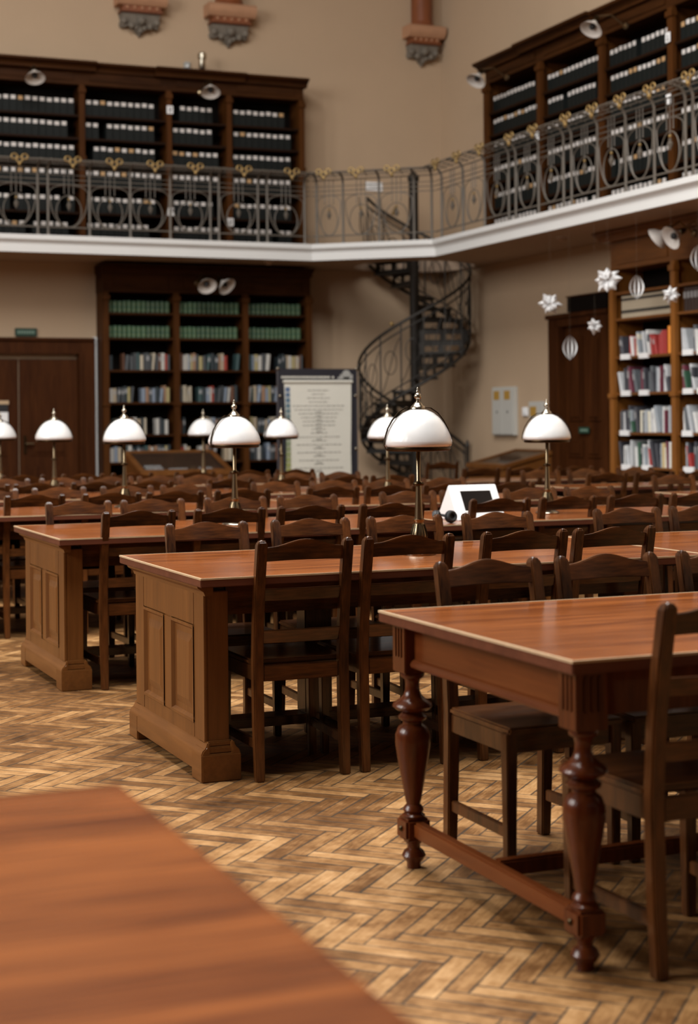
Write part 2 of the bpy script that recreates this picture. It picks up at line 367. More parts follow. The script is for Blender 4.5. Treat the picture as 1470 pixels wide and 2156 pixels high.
def door_side():
    f = MB()
    f.box(9.58, 9.71, 16.72, 16.90, 0, 2.521).box(9.58, 9.71, 15.56, 15.72, 0, 2.521).box(9.582, 9.71, 15.72, 16.72, 2.42, 2.521).box(9.55, 9.71, 15.54, 16.92, 2.52, 2.57)
    f.box(9.56, 9.71, 16.62, 16.719, 0, 2.419)
    d = struct(f, 'door_2', M['door'], bevel=.006)
    l = MB(); l.box(9.655, 9.70, 15.72, 16.62, .01, 2.42)
    for a, b in ((15.82, 16.12), (16.22, 16.54)):
        for z0, z1 in ((.25, .75), (.9, 1.1), (1.32, 2.3)):
            l.box(9.64, 9.66, a, b, z0, z1).box(9.628, 9.645, a + .04, b - .04, z0 + .04, z1 - .04)
    l.build('door_leaf', M['door'], d, bevel=.006)
    s = thing('door_label', 'small green label with pale lettering on the dark side door', 'sign', (9.625, 16.16, 1.18))
    MB().box(-.006, 0, -.115, .115, 0, .072).build('sign_plate', M['gsign'], s)
    t = MB()
    for i in range(5): t.box(-.008, -.005, -.08 + i * .033, -.06 + i * .033, .022, .050)
    t.build('sign_lettering', M['gtext'], s)
    b = thing('wall_box', 'long dark box mounted on the wall above the side door', 'box', (9.71, 15.9, 2.575))
    MB().box(-.16, 0, -.38, .50, 0, .17).build('box_body', M['back'], b, bevel=.008)
    MB().box(-.17, 0, -.39, .51, .17, .185).build('box_lid', M['door'], b)
door_side()
ex = thing('exit_sign', 'small dark green sign on the wall above the double door', 'sign', (4.01, 19.995, 2.42))
MB().box(-.135, .135, -.03, 0, 0, .10).build('sign_plate', M['gsign'], ex, bevel=.006)
t = MB()
for i in range(7): t.box(-.105 + i * .031, -.086 + i * .031, -.034, -.029, .03, .07)
t.build('sign_lettering', M['gtext'], ex)
nt = thing('door_notice', 'black and white notice hanging on the double door behind a lamp', 'notice', (3.60, 19.925, 1.33))
MB().box(-.12, .17, -.012, 0, .16, .255).build('notice_header', M['rubber'], nt)
MB().box(-.12, .17, -.010, 0, 0, .16).build('notice_sheet', M['paper'], nt)
MB().box(-.13, .18, -.016, 0, .255, .30).build('notice_rail', M['edge'], nt)
t = MB()
t.add([(.0, -.013, .03), (.02, -.013, .03), (.065, -.013, .12), (.05, -.013, .13)], [(0, 1, 2, 3)]).add([(.05, -.013, .13), (.065, -.013, .12), (.12, -.013, .03), (.10, -.013, .03)], [(0, 1, 2, 3)])
t.build('notice_mark', M['rubber'], nt)

# ------------------------------------------------------------------ bookcases
def bookcase(name, label, vertical_side, P0, uvec, nvec, edges, z0, ztop, shelves, depth, mats, stile_w=.075, frieze=.25, steps=(), plates=(), shelf_m=None):
    """edges: stile centre positions along u; P0 = point at u=0 on the front face; u along the front, n out to the room"""
    t = thing(name, label, 'bookcase', (P0[0] + uvec[0] * (edges[0] + edges[-1]) / 2, P0[1] + uvec[1] * (edges[0] + edges[-1]) / 2, z0))
    base = t.location.copy()
    U, Nn = Vector((*uvec, 0)), Vector((*nvec, 0)); O = Vector((*P0, 0)) - base
    O.z = -z0
    T = Matrix(((U.x, Nn.x, 0, O.x), (U.y, Nn.y, 0, O.y), (0, 0, 1, O.z), (0, 0, 0, 1)))   # (u, n, z) -> local
    mv, mh = mats
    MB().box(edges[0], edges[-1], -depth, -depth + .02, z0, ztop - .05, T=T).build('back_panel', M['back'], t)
    for i, e in enumerate(edges):
        end = i in (0, len(edges) - 1)
        m = MB(); m.box(e - stile_w / 2, e + stile_w / 2, -.03, .02, z0, ztop - frieze, T=T)
        m.box(e - stile_w / 2 - .012, e + stile_w / 2 + .012, -.03, .035, z0 + (ztop - z0) * .47, z0 + (ztop - z0) * .47 + .05, T=T)
        m.box(e - stile_w / 2 - .012, e + stile_w / 2 + .012, -.03, .04, ztop - frieze - .10, ztop - frieze - .04, T=T)
        m.build('stile', mv, t, bevel=.004)
        if end:
            MB().box(e - .02, e + .02, -depth, -.03, z0, ztop - .1, T=T).build('side_panel', mv, t)
        else:
            MB().box(e - .015, e + .015, -depth + .02, -.03, z0, ztop - frieze, T=T).build('divider', mv, t)
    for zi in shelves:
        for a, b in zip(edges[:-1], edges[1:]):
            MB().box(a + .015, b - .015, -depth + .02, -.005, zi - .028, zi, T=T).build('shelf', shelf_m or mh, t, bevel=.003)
    MB().box(edges[0], edges[-1], -.05, .015, z0, z0 + .09, T=T).build('plinth', mh, t, bevel=.004)
    f = MB(); f.box(edges[0] - .027, edges[-1] + .027, -depth, .0, ztop - frieze, ztop - .08, T=T)
    for a, b in zip(edges[:-1], edges[1:]):
        f.box(a + .10, b - .10, .0, .012, ztop - frieze + .05, ztop - .12, T=T)
    f.build('frieze', mh, t, bevel=.004)
    c = MB()
    segs = steps or [(edges[0] - .04, edges[-1] + .04, 0)]
    for a, b, o in segs:
        prof = [(-depth, ztop - .10), (.03 + o, ztop - .10), (.035 + o, ztop - .07), (.06 + o, ztop - .045), (.10 + o, ztop - .03), (.115 + o, ztop - .02), (.115 + o, ztop + .005), (-depth, ztop + .005)]
        c.prism(prof, a, b, lambda p, tt: (tt, p[0], p[1]), T=T)
    c.build('cornice', mh, t)
    for u, z in plates:
        MB().box(u - .04, u + .04, .04, .046, z - .05, z + .05, T=T).build('number_plate', M['paper'], t)
    return t, T, base
def place(T, base, u, n, z):
    v = T @ Vector((u, n, z)); return Vector((v.x + base.x, v.y + base.y, v.z + base.z))

UE = [2.10, 3.42, 4.64, 5.74, 6.53, 7.515]
ROWS = [5.32, 5.04, 4.75, 4.45, 4.13, 3.81]
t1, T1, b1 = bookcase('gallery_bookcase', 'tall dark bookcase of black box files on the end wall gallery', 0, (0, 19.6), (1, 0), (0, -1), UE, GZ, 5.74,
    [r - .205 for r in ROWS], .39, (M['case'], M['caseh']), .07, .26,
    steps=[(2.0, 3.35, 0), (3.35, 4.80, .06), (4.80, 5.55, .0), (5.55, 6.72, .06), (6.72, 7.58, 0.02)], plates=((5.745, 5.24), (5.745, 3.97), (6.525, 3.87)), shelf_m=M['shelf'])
RE = [0.02, 1.36, 2.72, 4.05, 5.40]          # u runs towards the viewer from y=17.9
t2, T2, b2 = bookcase('gallery_bookcase', 'tall dark bookcase of black box files on the side wall gallery', 0, (9.3, 17.9), (0, -1), (-1, 0), RE, GZ, 5.74,
    [r - .205 for r in ROWS], .39, (M['case'], M['casehy']), .10, .26,
    steps=[(-.10, 1.0, 0.02), (1.0, 2.68, .06), (2.68, 5.45, .02)], plates=((4.05, 5.17), (1.36, 4.62), (4.05, 4.55)), shelf_m=M['shelf'])
LE = [4.915, 5.815, 6.725, 7.59]
LSH = [2.71, 2.40, 2.00, 1.60, 1.20, 0.86, .45]
t3, T3, b3 = bookcase('bookcase', 'dark bookcase of mixed books under the end wall gallery', 0, (0, 19.6), (1, 0), (0, -1), LE, 0.0, 3.30, LSH, .39, (M['case'], M['caseh']), .075, .34)
QE = [0.0, 1.165, 2.30, 3.40]
QSH = [2.98, 2.69, 2.41, 2.005, 1.62, 1.20, .84, .45]
t4, T4, b4 = bookcase('bookcase', 'orange-brown bookcase of magazines against the side wall', 0, (9.3, 15.01), (0, -1), (-1, 0), QE, 0.0, 3.33, QSH[1:], .39, (M['caseo'], M['caseoh']), .085, .40,
    steps=[(-.13, 3.5, .05)])
t1_n = MB()
for o, (u, z), T, par in ((0, (5.745, 5.24), T1, t1), (0, (5.745, 3.97), T1, t1), (0, (6.525, 3.87), T1, t1), (0, (4.05, 5.17), T2, t2)):
    m = MB()
    if par is t2: m.box(u - .006, u + .006, .046, .048, z - .03, z + .03, T=T).box(u - .018, u + .018, .046, .048, z - .034, z - .024, T=T)
    else:
        m.box(u - .016, u - .008, .046, .048, z - .03, z + .03, T=T)
        m.box(u, u + .022, .046, .048, z + .022, z + .03, T=T).box(u + .014, u + .022, .046, .048, z, z + .03, T=T).box(u, u + .022, .046, .048, z - .004, z + .004, T=T).box(u, u + .008, .046, .048, z - .03, z, T=T).box(u, u + .022, .046, .048, z - .03, z - .022, T=T)
    m.build('plate_number', M['rubber'], par)

# black box files
def box_mesh(lab):
    m = MB(); m.box(-.5, .5, 0, 1, 0, .97); m.box(-.5, .5, 0.02, 1, .97, 1.0); m.cur = 1; m.box(-.34, .34, -.012, .004, .73, .96); m.cur = 0
    m.box(-.5, -.46, -.01, 0, 0, .97).box(.46, .5, -.01, 0, 0, .97)
    return m.mesh('box_file', [M['boxblk'], lab])
BXW, BXO = box_mesh(M['boxlab']), box_mesh(M['boxoch'])
rb = random.Random(3)
def box_row(T, base, a, b, ztop, dz, wid, cb, rzv):
    u = a + rb.uniform(.0, .02); k = 0
    end = b - (rb.choice((0, 0, 0, .09, .12)))
    while u + wid < end:
        if rb.random() < .035: u += wid; continue
        cb(k, place(T, base, u + wid / 2, -.06, ztop - dz), rb.random() < .10, wid * rb.uniform(.90, .97), dz * rb.uniform(.97, 1.02)); k += 1; u += wid
def mk_box(loc, och, wd, h, rz, label, group):
    o = bpy.data.objects.new('box_file', BXO if och else BXW); COL.objects.link(o)
    o.location = loc; o.rotation_euler = (0, 0, rz); o.scale = (wd, .26, h)
    return tag(o, label, 'box file', group)
rest = []
nbox = [0]
for bi in range(4):
    for ri, zt in enumerate(ROWS):
        def cb(k, p, och, wd, h, bi=bi, ri=ri):
            mk_box(p, och, wd, h, R(-90), '%s box file from the corner, %s row down, %s bay of side gallery bookcase' % (ORD[k], ORD[ri], ORD[bi]), 'black box files in the side gallery bookcase'); nbox[0] += 1
        a, b = RE[bi] + .065, RE[bi + 1] - .065
        if bi == 3: b = 4.95
        box_row(T2, b2, a, b, zt, .205, .088, cb, 0)
for bi in range(4):
    a, b = UE[4 - bi] + .05, UE[5 - bi] - .05
    if bi == 3: a = 3.58
    for ri, zt in enumerate(ROWS):
        lst = []
        box_row(T1, b1, a, b, zt, .205, .088, lambda k, p, och, wd, h: lst.append((p, och, wd, h)), 0)
        for k, (p, och, wd, h) in enumerate(reversed(lst)):
            if nbox[0] < 300 and ri < 3:
                mk_box(p, och, wd, h, 0, '%s box file from the corner, %s row down, %s bay of end gallery bookcase' % (ORD[k], ORD[ri], ORD[bi]), 'black box files in the end gallery bookcase'); nbox[0] += 1
            else: rest.append((p, och, wd, h))
mr = MB()
for p, och, wd, h in rest:
    T = Matrix.Translation(p) @ Matrix.Diagonal((wd, .26, h, 1))
    mr.cur = 0; mr.box(-.5, .5, 0, 1, 0, .97, T=T); mr.cur = 2 if och else 1; mr.box(-.34, .34, -.012, .004, .73, .96, T=T)
tag(mr.build('box_files', [M['boxblk'], M['boxlab'], M['boxoch']]), 'further black box files behind the railing on the end wall gallery', 'box file', kind='stuff')

# books
BK = {}
def book_mesh(col, style=0):
    key = (col, style)
    if key in BK: return BK[key]
    mc = plain('book_cloth', col, 0.55, noise=0.25, nscale=9)
    m = MB()
    # cover with rounded spine (spine at y=0 facing the room), page block set in at the top
    prof = [(-.5, .06), (-.36, .01), (0, -.02), (.36, .01), (.5, .06), (.5, 1), (.38, 1), (.38, .10), (-.38, .10), (-.38, 1), (-.5, 1)]
    n = len(prof); vs = [(x, y, z) for z in (0, 1) for x, y in prof]
    m.add(vs, [(i, (i + 1) % n, n + (i + 1) % n, n + i) for i in range(n)])
    for z in (0, 1):
        o = z * n
        m.add([vs[o + i] for i in range(n)], [(0, 1, 2, 3, 4, 7, 8), (4, 5, 6, 7), (0, 8, 9, 10)])
    m.cur = 1; m.box(-.38, .38, .10, .97, .02, .975)
    mats = [mc, M['pages']]
    if style == 1:
        m.cur = 2
        for z0, z1 in ((.18, .2), (.30, .32), (.62, .64), (.78, .80)): m.add([(-.37, .004, z0), (0, -.028, z0), (.37, .004, z0), (-.37, .004, z1), (0, -.028, z1), (.37, .004, z1)], [(0, 1, 4, 3), (1, 2, 5, 4)])
        mats.append(plain('gilt_bands', (0.30, 0.30, 0.12), 0.5))
    if style == 2:
        m.cur = 2; m.add([(-.40, -.006, .55), (0, -.03, .55), (.40, -.006, .55), (-.40, -.006, .82), (0, -.03, .82), (.40, -.006, .82)], [(0, 1, 4, 3), (1, 2, 5, 4)])
        mats.append(plain('spine_label', tuple(min(.7, c * .35 + .25) for c in col), 0.6))
    BK[key] = m.mesh('book', mats)
    return BK[key]
def book(name, me, p, tw, d, h, rz, lean, label, cat, group):
    o = bpy.data.objects.new(name, me); COL.objects.link(o)
    o.rotation_euler = (0, lean, rz); o.location = p; o.scale = (tw, d, h)
    return tag(o, label, cat, group)
GREEN = [(0.028, 0.075, 0.036), (0.035, 0.088, 0.042), (0.022, 0.062, 0.032)]
BAYN = ['door-side', 'middle', 'stair-side']
for bi in range(3):
    for ri in range(2):
        u = LE[bi] + .05; k = 0; b = LE[bi + 1] - .05
        while u + .062 < b:
            w_ = rb.uniform(.056, .066)
            p = place(T3, b3, u + w_ / 2, -.05, LSH[ri])
            book('green_volume', book_mesh(GREEN[(k // 4 + bi) % 3], 1), p, w_ * .97, .24, .145 + rb.uniform(-.004, .004), 0, 0,
                 'green clothbound volume, %s from door end, %s green row, %s bay' % (ORD[k], 'upper' if ri == 0 else 'lower', BAYN[bi]), 'book', 'green volumes on the two green rows'); k += 1; u += w_
PAL = [((0.40, 0.32, 0.22), 'beige'), ((0.46, 0.40, 0.30), 'cream'), ((0.055, 0.060, 0.065), 'charcoal'), ((0.30, 0.17, 0.10), 'tan'), ((0.20, 0.24, 0.30), 'grey-blue'), ((0.02, 0.03, 0.035), 'black'),
       ((0.30, 0.035, 0.02), 'red'), ((0.48, 0.46, 0.42), 'white'), ((0.035, 0.07, 0.07), 'dark green'), ((0.12, 0.05, 0.025), 'brown'), ((0.36, 0.30, 0.14), 'yellowed')]
ROWN = ['top', 'second', 'third', 'lowest']
for bi in range(3):
    for ri, z in enumerate(LSH[2:6]):
        u = LE[bi] + .055; k = 0; b = LE[bi + 1] - .06; dark = 0
        cnt = {}
        while u < b - .02:
            if rb.random() < .11: u += rb.uniform(.04, .14); continue
            w_ = rb.uniform(.022, .055); h = rb.uniform(.17, .215)
            if u + w_ > b: break
            c, cn = rb.choices(PAL, (10, 9, 16, 9, 8, 16, 4, 6, 9, 9, 5))[0]
            lean = rb.choice((0, 0, 0, 0, .10, -.06)); cnt[cn] = cnt.get(cn, 0) + 1
            p = place(T3, b3, u + w_ / 2, -.06, z)
            book('book', book_mesh(c, rb.choice((0, 0, 2))), p, w_ * .95, .16, h, 0, lean if lean >= 0 else 0,
                 '%s book, %s of that colour from door, %s mixed row, %s bay, end bookcase' % (cn, ORD[cnt[cn] - 1], ROWN[ri], BAYN[bi]), 'book', 'books on the mixed rows of the end bookcase')
            u += w_ + (h * abs(lean) * .9 if lean > 0 else 0); k += 1
# side wall bookcase: magazines, folders and books
MPAL = [((0.52, 0.53, 0.54), 'pale grey'), ((0.66, 0.66, 0.64), 'white'), ((0.30, 0.33, 0.36), 'steel grey'), ((0.05, 0.05, 0.06), 'black'), ((0.66, 0.62, 0.50), 'ivory'), ((0.42, 0.44, 0.46), 'silver'),
        ((0.34, 0.03, 0.025), 'red'), ((0.15, 0.03, 0.05), 'maroon'), ((0.10, 0.11, 0.12), 'charcoal'), ((0.55, 0.42, 0.20), 'mustard'), ((0.03, 0.09, 0.05), 'dark green')]
SHN = {2.005: 'first', 1.62: 'second', 1.20: 'third', .84: 'fourth'}
for bi in range(2):
    b = (QE[bi + 1] - .07) if bi == 0 else 1.95
    for z in (2.005, 1.62, 1.20, .84):
        u = QE[bi] + .09; cnt = {}; e_ = .985 if (z == 2.005 and bi == 0) else b
        while u < e_ - .05:
            if rb.random() < .08: u += rb.uniform(.03, .09); continue
            w_ = rb.uniform(.020, .048); h = rb.uniform(.205, .285)
            if z == 2.005: h -= .02
            lean = rb.choice((0, 0, 0, .06, .16, .26)) if u + .12 < e_ else 0
            if u + w_ + h * lean * .8 > e_: break
            c, cn = rb.choices(MPAL, (20, 13, 13, 15, 8, 9, 4, 6, 12, 2, 4))[0]
            if z == 2.005 and bi == 0 and u > .62: c, cn = rb.choice((MPAL[6], MPAL[1], MPAL[6]))
            cnt[cn] = cnt.get(cn, 0) + 1
            p = place(T4, b4, u + w_ / 2, -.03, z)
            # spines face -X: mesh spine (-Y) turned by -90 deg
            book('magazine', book_mesh(c, rb.choice((0, 0, 2))), p, w_ * .95, .21, h, R(-90), -lean,
                 '%s magazine, %s of that colour, %s magazine shelf, %s bay, side bookcase' % (cn, ORD[cnt[cn] - 1], SHN[z], 'door-side' if bi == 0 else 'outer'), 'magazine', 'magazines in the side bookcase')
            u += w_ + h * lean * .8
        # white shelf cards
        for q in ((.13, .52, .98) if z == .84 else ((.10,) if z == 1.20 else (.13, .48))):
            if bi == 1: q = q * .7 + .02
            uu = QE[bi] + .04 + q
            if uu + .16 > QE[bi + 1]: continue
            MB().box(uu, uu + .17, -.01, .012, z - .035, z + .022, T=T4).build('shelf_card', M['paper'], t4)
o = book('magazine', book_mesh((0.75, 0.26, 0.03), 0), place(T4, b4, 1.055, -.005, 2.005), .05, .2, .275, R(-90), 0, 'bright orange folder at the end of the first magazine shelf', 'magazine', 'magazines in the side bookcase')
u = .11; k = 0
CB = book_mesh((0.42, 0.35, 0.25), 0)
while u < 1.07:
    w_ = .048
    o = bpy.data.objects.new('cream_volume', CB); COL.objects.link(o); o.location = place(T4, b4, u + w_ / 2, -.04, 2.41); o.rotation_euler = (0, 0, R(-90)); o.scale = (w_ * .97, .22, .235)
    tag(o, 'cream bound volume with black spine band, %s from the door on the cream row' % ORD[k], 'book', 'cream volumes above the magazines')
    m = MB(); m.add([(-.42, -.008, .22), (0, -.032, .22), (.42, -.008, .22), (-.42, -.008, .36), (0, -.032, .36), (.42, -.008, .36)], [(0, 1, 4, 3), (1, 2, 5, 4)])
    m.build('spine_band', M['rubber'], o); m = MB()
    m.add([(-.42, -.008, .78), (0, -.032, .78), (.42, -.008, .78), (-.42, -.008, .9), (0, -.032, .9), (.42, -.008, .9)], [(0, 1, 4, 3), (1, 2, 5, 4)])
    m.build('spine_band', M['rubber'], o); k += 1; u += w_
u = 1.25; k = 0
while u < 1.95:
    book('dark_volume', book_mesh((0.030, 0.013, 0.008), 2), place(T4, b4, u + .03, -.05, 2.41), .056, .22, .24, R(-90), 0, 'dark brown volume, %s on the row beside the cream volumes' % ORD[k], 'book', 'dark volumes beside the cream ones'); k += 1; u += .06

# ------------------------------------------------------------------ gallery railing
def railing(label, A, Bv, posts, orns, ends=(0, 0)):
    A, Bv = Vector(A), Vector(Bv); d = (Bv - A); Ln = d.length; d.normalize(); nrm = Vector((d.y, -d.x))
    t = thing('gallery_railing', label, 'railing', (*A.lerp(Bv, .5), GZ + .01)); mid = A.lerp(Bv, .5)
    def P(s, o, z): q = A + d * s + nrm * o - mid; return (q.x, q.y, z)
    TRAY = [(0.0, .79), (.05, .825), (.10, .84), (.16, .85), (.215, .855)]
    for s in posts:
        MB().tube([P(s, 0, 0), P(s, 0, .74), P(s, .015, .79), P(s, .05, .825), P(s, .12, .845), P(s, .215, .855)], .0145, 6).lathe([(.028, 0), (.028, .012), (.016, .03)], 8, P(s, 0, 0)).build('post', M['iron'], t, smooth=True)
    for o_, z in TRAY:
        MB().tube([P(0, o_, z), P(Ln, o_, z)], .008 if o_ in (0.0, .215) else .0055, 6).build('top_rail', M['iron'], t, smooth=True)
    for z, r in ((.10, .009), (.60, .006), (.655, .006), (.71, .005)):
        MB().tube([P(0, 0, z), P(Ln, 0, z)], r, 6).build('rail', M['iron'], t, smooth=True)
    for (c, hw) in orns:
        # omega scroll: inner ring, and two arms sweeping down from the posts to meet under it
        m = MB(); rx = min(.15, hw * .72)
        m.tube([P(c + rx * sin(a), 0, .29 - .185 * cos(a)) for a in [2 * pi * i / 22 for i in range(22)]], .0062, 5, closed=True)
        for sg in (-1, 1):
            m.tube([P(c + sg * hw * (1 - (1 - cos(a)) * .0) * 1.0 * (cos(a * .98)), 0, .52 - .42 * sin(a)) for a in [pi / 2 * i / 10 for i in range(11)]], .0062, 5)
            m.tube([P(c + sg * hw * cos(a), 0, .50 + .10 * sin(a) ) for a in [pi / 2 * i / 6 for i in range(7)]], .0055, 5)
        m.build('scroll', M['iron'], t, smooth=True)
        m = MB()
        for q, zb in ((-.055, .50), (0, .44), (.055, .50)):
            m.tube([P(c + q, 0, .79), P(c + q, 0, zb)], .005, 5); m.sphere(P(c + q, 0, zb), .009, 6, 4)
        m.build('drop_rod', M['iron'], t, smooth=True)
        m = MB(); m.lathe([(.001, -.06), (.022, -.02), (.03, .01), (.012, .03), (.018, .045), (.001, .06)], 8, P(c, 0, .355)); m.build('leaf_pendant', M['iron'], t, smooth=True)
        MB().sphere(P(c, 0, .43), .016, 8, 6).build('brass_bead', M['gild'], t, smooth=True)
        m = MB()
        for q, z in ((-.060, .015), (.060, .015), (0, -.020)):
            m.tube([(lambda pp: (pp[0], pp[1], pp[2]))(P(c + q + .034 * cos(a), .222, .85 + z + .030 * sin(a))) for a in [2 * pi * i / 14 for i in range(14)]], .0095, 6, closed=True)
        m.lathe([(.001, -.05), (.022, -.02), (.02, .0), (.001, .01)], 8, P(c, .222, .80))
        m.build('gilded_ornament', M['gild'], t, smooth=True)
        m = MB(); m.tube([P(c - .09, .03, .81), P(c - .09, .215, .855), P(c + .09, .215, .855), P(c + .09, .03, .81)], .005, 5); m.build('bracket', M['iron'], t, smooth=True)
    return t
lx0 = 3.0
lp = [3.42, 3.92, 4.04, 4.53, 5.02, 5.51, 6.01, 6.12, 6.62, 6.74, 7.23]
lo = [(3.17, .23), (3.67, .23), (4.285, .23), (4.775, .23), (5.265, .23), (5.76, .23), (6.37, .23), (6.985, .23)]
railing('wrought iron gallery railing with gilded ornaments before the end wall bookcase', (lx0, 18.78), (7.30, 18.78), [p - lx0 for p in lp], [(c - lx0, h) for c, h in lo])
cl = (C1 - C0).length
railing('short iron railing section across the chamfered gallery corner by the stair', C0 + Vector((0, -.02)), C1 + Vector((-.02, 0)), [.06, .40, .86, 1.30, 1.52], [(.22, .15), (.63, .2), (1.08, .2)])
ry = [17.62, 17.05, 16.5, 15.92, 15.76, 15.25, 14.72, 14.56, 14.05, 13.53, 13.03, 12.52, 12.4, 11.9]
ro = [(17.33, .24), (16.77, .24), (16.2, .24), (15.5, .22), (14.98, .23), (14.30, .22), (13.79, .23), (13.28, .22), (12.77, .22), (12.15, .22)]
railing('long iron gallery railing with gilded ornaments before the side wall bookcase', (8.55, 17.78), (8.55, 11.7), [17.78 - p for p in ry], [(17.78 - c, h) for c, h in ro])

# ------------------------------------------------------------------ spiral stair
st = thing('spiral_staircase', 'dark iron spiral staircase in the corner behind the poster board', 'staircase', (SC.x, SC.y, 0))
MB().lathe([(.11, 0), (.11, .03), (.062, .06), (.062, 4.44), (.075, 4.46), (.075, 4.52), (.03, 4.56), (.001, 4.60)], 16).build('central_column', M['dkiron'], st, smooth=True)
RISE = .157; DA = R(22.8)
A_OFF = R(-8)
def hp(a, r, z): return (r * cos(a), r * sin(a), z)
NT = 22
for k in range(1, NT + 1):
    a0 = A_OFF + (k - 1) * DA; z = RISE * k; a1 = a0 + DA * 1.18
    m = MB()
    sect = [hp(a0, .06, 0)[:2]] + [hp(a0 + (a1 - a0) * i / 4, .70, 0)[:2] for i in range(5)] + [hp(a1, .06, 0)[:2]]
    m.prism(sect, z - .028, z, lambda p, tt: (p[0], p[1], tt)); m.build('tread', M['dkiron'], st)
    m = MB(); ad = a0 + R(1.5); nx = Vector((-sin(ad), cos(ad), 0)) * .005
    p0, p1 = Vector(hp(ad, .06, 0)), Vector(hp(ad, .69, 0))
    def q(v, s, zz): w2 = v + nx * s; return (w2.x, w2.y, zz)
    for f0, f1, g0, g1 in ((0, 1, 0, .25), (0, 1, .8, 1), (0, .12, .25, .8), (.42, .55, .25, .8), (.88, 1, .25, .8)):
        va, vb = p0.lerp(p1, f0), p0.lerp(p1, f1); za, zb = z - RISE + g0 * (RISE - .028), z - RISE + g1 * (RISE - .028)
        m.hexa([q(va, -1, za), q(vb, -1, za), q(vb, 1, za), q(va, 1, za), q(va, -1, zb), q(vb, -1, zb), q(vb, 1, zb), q(va, 1, zb)])
    m.build('riser', M['dkiron'], st)
    MB().tube([hp(a0 + DA * .5, SR, z - .03), hp(a0 + DA * .5, SR, z + .84)], .010, 6).build('baluster', M['dkiron'], st, smooth=True)
    m = MB()
    m.tube([hp(a0 + DA * (.5 + i / 14), SR, z + .10 + (i / 14) * RISE + .56 * (.5 - .5 * cos(pi * i / 14))) for i in range(15)], .006, 5)
    m.tube([hp(a0 + DA * (1.0 + .30 * cos(2 * pi * i / 14)), SR, z + RISE * .5 + .42 + .15 * sin(2 * pi * i / 14)) for i in range(14)], .006, 5, closed=True)
    m.build('baluster_scroll', M['dkiron'], st, smooth=True)
def helix(dz, r0, r1, tube, name, ka=0, kb=NT):
    n = (kb - ka) * 5
    MB().tube([hp(A_OFF + DA * (ka + .5 + (kb - ka) * i / n), r0, max(.02, RISE * (ka + 1 + (kb - ka) * i / n)) + dz) for i in range(n + 1)], tube, 8).build(name, M['dkiron'], st, smooth=True)
helix(.84, SR, 0, .020, 'handrail', 0, NT - 1); helix(.74, SR, 0, .010, 'upper_rail', 0, NT - 1); helix(.06, SR, 0, .010, 'lower_rail', 0, NT - 1); helix(-.06, .70, 0, .022, 'stringer', 0, NT - 1)
MB().lathe([(.03, 0), (.03, .02), (.02, .04), (.02, .98), (.032, 1.0), (.02, 1.05), (.001, 1.09)], 10, hp(A_OFF + DA * .2, SR, 0)).build('newel_post', M['dkiron'], st, smooth=True)
MB().sphere(hp(R(222), SR, 2.56), .028, 10, 6).build('brass_knob', M['gild'], st, smooth=True)

# ------------------------------------------------------------------ wall corbels carrying shafts
def corbel(label, x, y, w_, zb, shaft_z, rz=0):
    t = thing('wall_corbel', label, 'corbel', (x, y, zb), rz)
    h = w_ / 2
    m = MB()      # carved leaf bracket: a scalloped silhouette that deepens upwards
    half = [(0, 0), (.10, .045), (.16, .05), (.22, .085), (.34, .095), (.42, .13), (.52, .125), (.60, .115), (.70, .10), (.82, .105), (.86, .15), (.80, .19), (.84, .225), (.86, .27)]
    out = [(x * h, z) for x, z in half] + [(-x * h, z) for x, z in half[:0:-1]]
    n = len(out); vs = [(x, 0, z) for x, z in out] + [(x * .94, -.05 - .40 * z, z) for x, z in out]
    m.add(vs, [tuple(range(n))[::-1], tuple(range(n, 2 * n))] + [(k, (k + 1) % n, n + (k + 1) % n, n + k) for k in range(n)])
    for sx in (-1, 1):
        m.sphere((sx * h * .70, -.115, .175), .045, 10, 6); m.sphere((sx * h * .40, -.13, .118), .04, 10, 6); m.sphere((sx * h * .18, -.10, .10), .03, 8, 5)
    m.sphere((0, -.15, .18), .055, 10, 6); m.sphere((0, -.09, .07), .035, 8, 5)
    m.build('carved_bracket', M['stone'], t, smooth=True)
    m = MB(); m.box(-h * .82, h * .82, -.20, 0, .27, .36); m.box(-h * .9, h * .9, -.22, 0, .275, .295)
    m.build('neck_block', M['redcol'], t, bevel=.006)
    m = MB()
    for i in range(5): m.sphere((-h * .64 + i * h * .32, -.205, .33), .018, 8, 5)
    m.build('bead_row', M['pink'], t, smooth=True)
    m = MB(); prof = [(0, .36), (.21, .36), (.25, .40), (.27, .44), (.27, .49), (.24, .52), (0, .52)]
    m.prism(prof, -h * 1.06, h * 1.06, lambda p, tt: (tt, -p[0], p[1])); m.build('capital', M['pink'], t, smooth=True, angle=30)
    m = MB(); m.lathe([(h * .62, .52), (h * .66, .54), (h * .62, .57), (h * .58, .60), (h * .58, shaft_z)], 16, (0, -.06, 0)); m.build('shaft', M['redcol'], t, smooth=True)
corbel('stone corbel on the end wall, the one farther from the room corner', 5.47, 20, .60, 6.21, 3.2)
corbel('stone corbel with carved bracket on the end wall above the chrome spotlight', 6.65, 20, .60, 6.17, 3.2)
corbel('stone corbel with red shaft beside the room corner', 9.40, 20, .50, 6.13, 3.2)

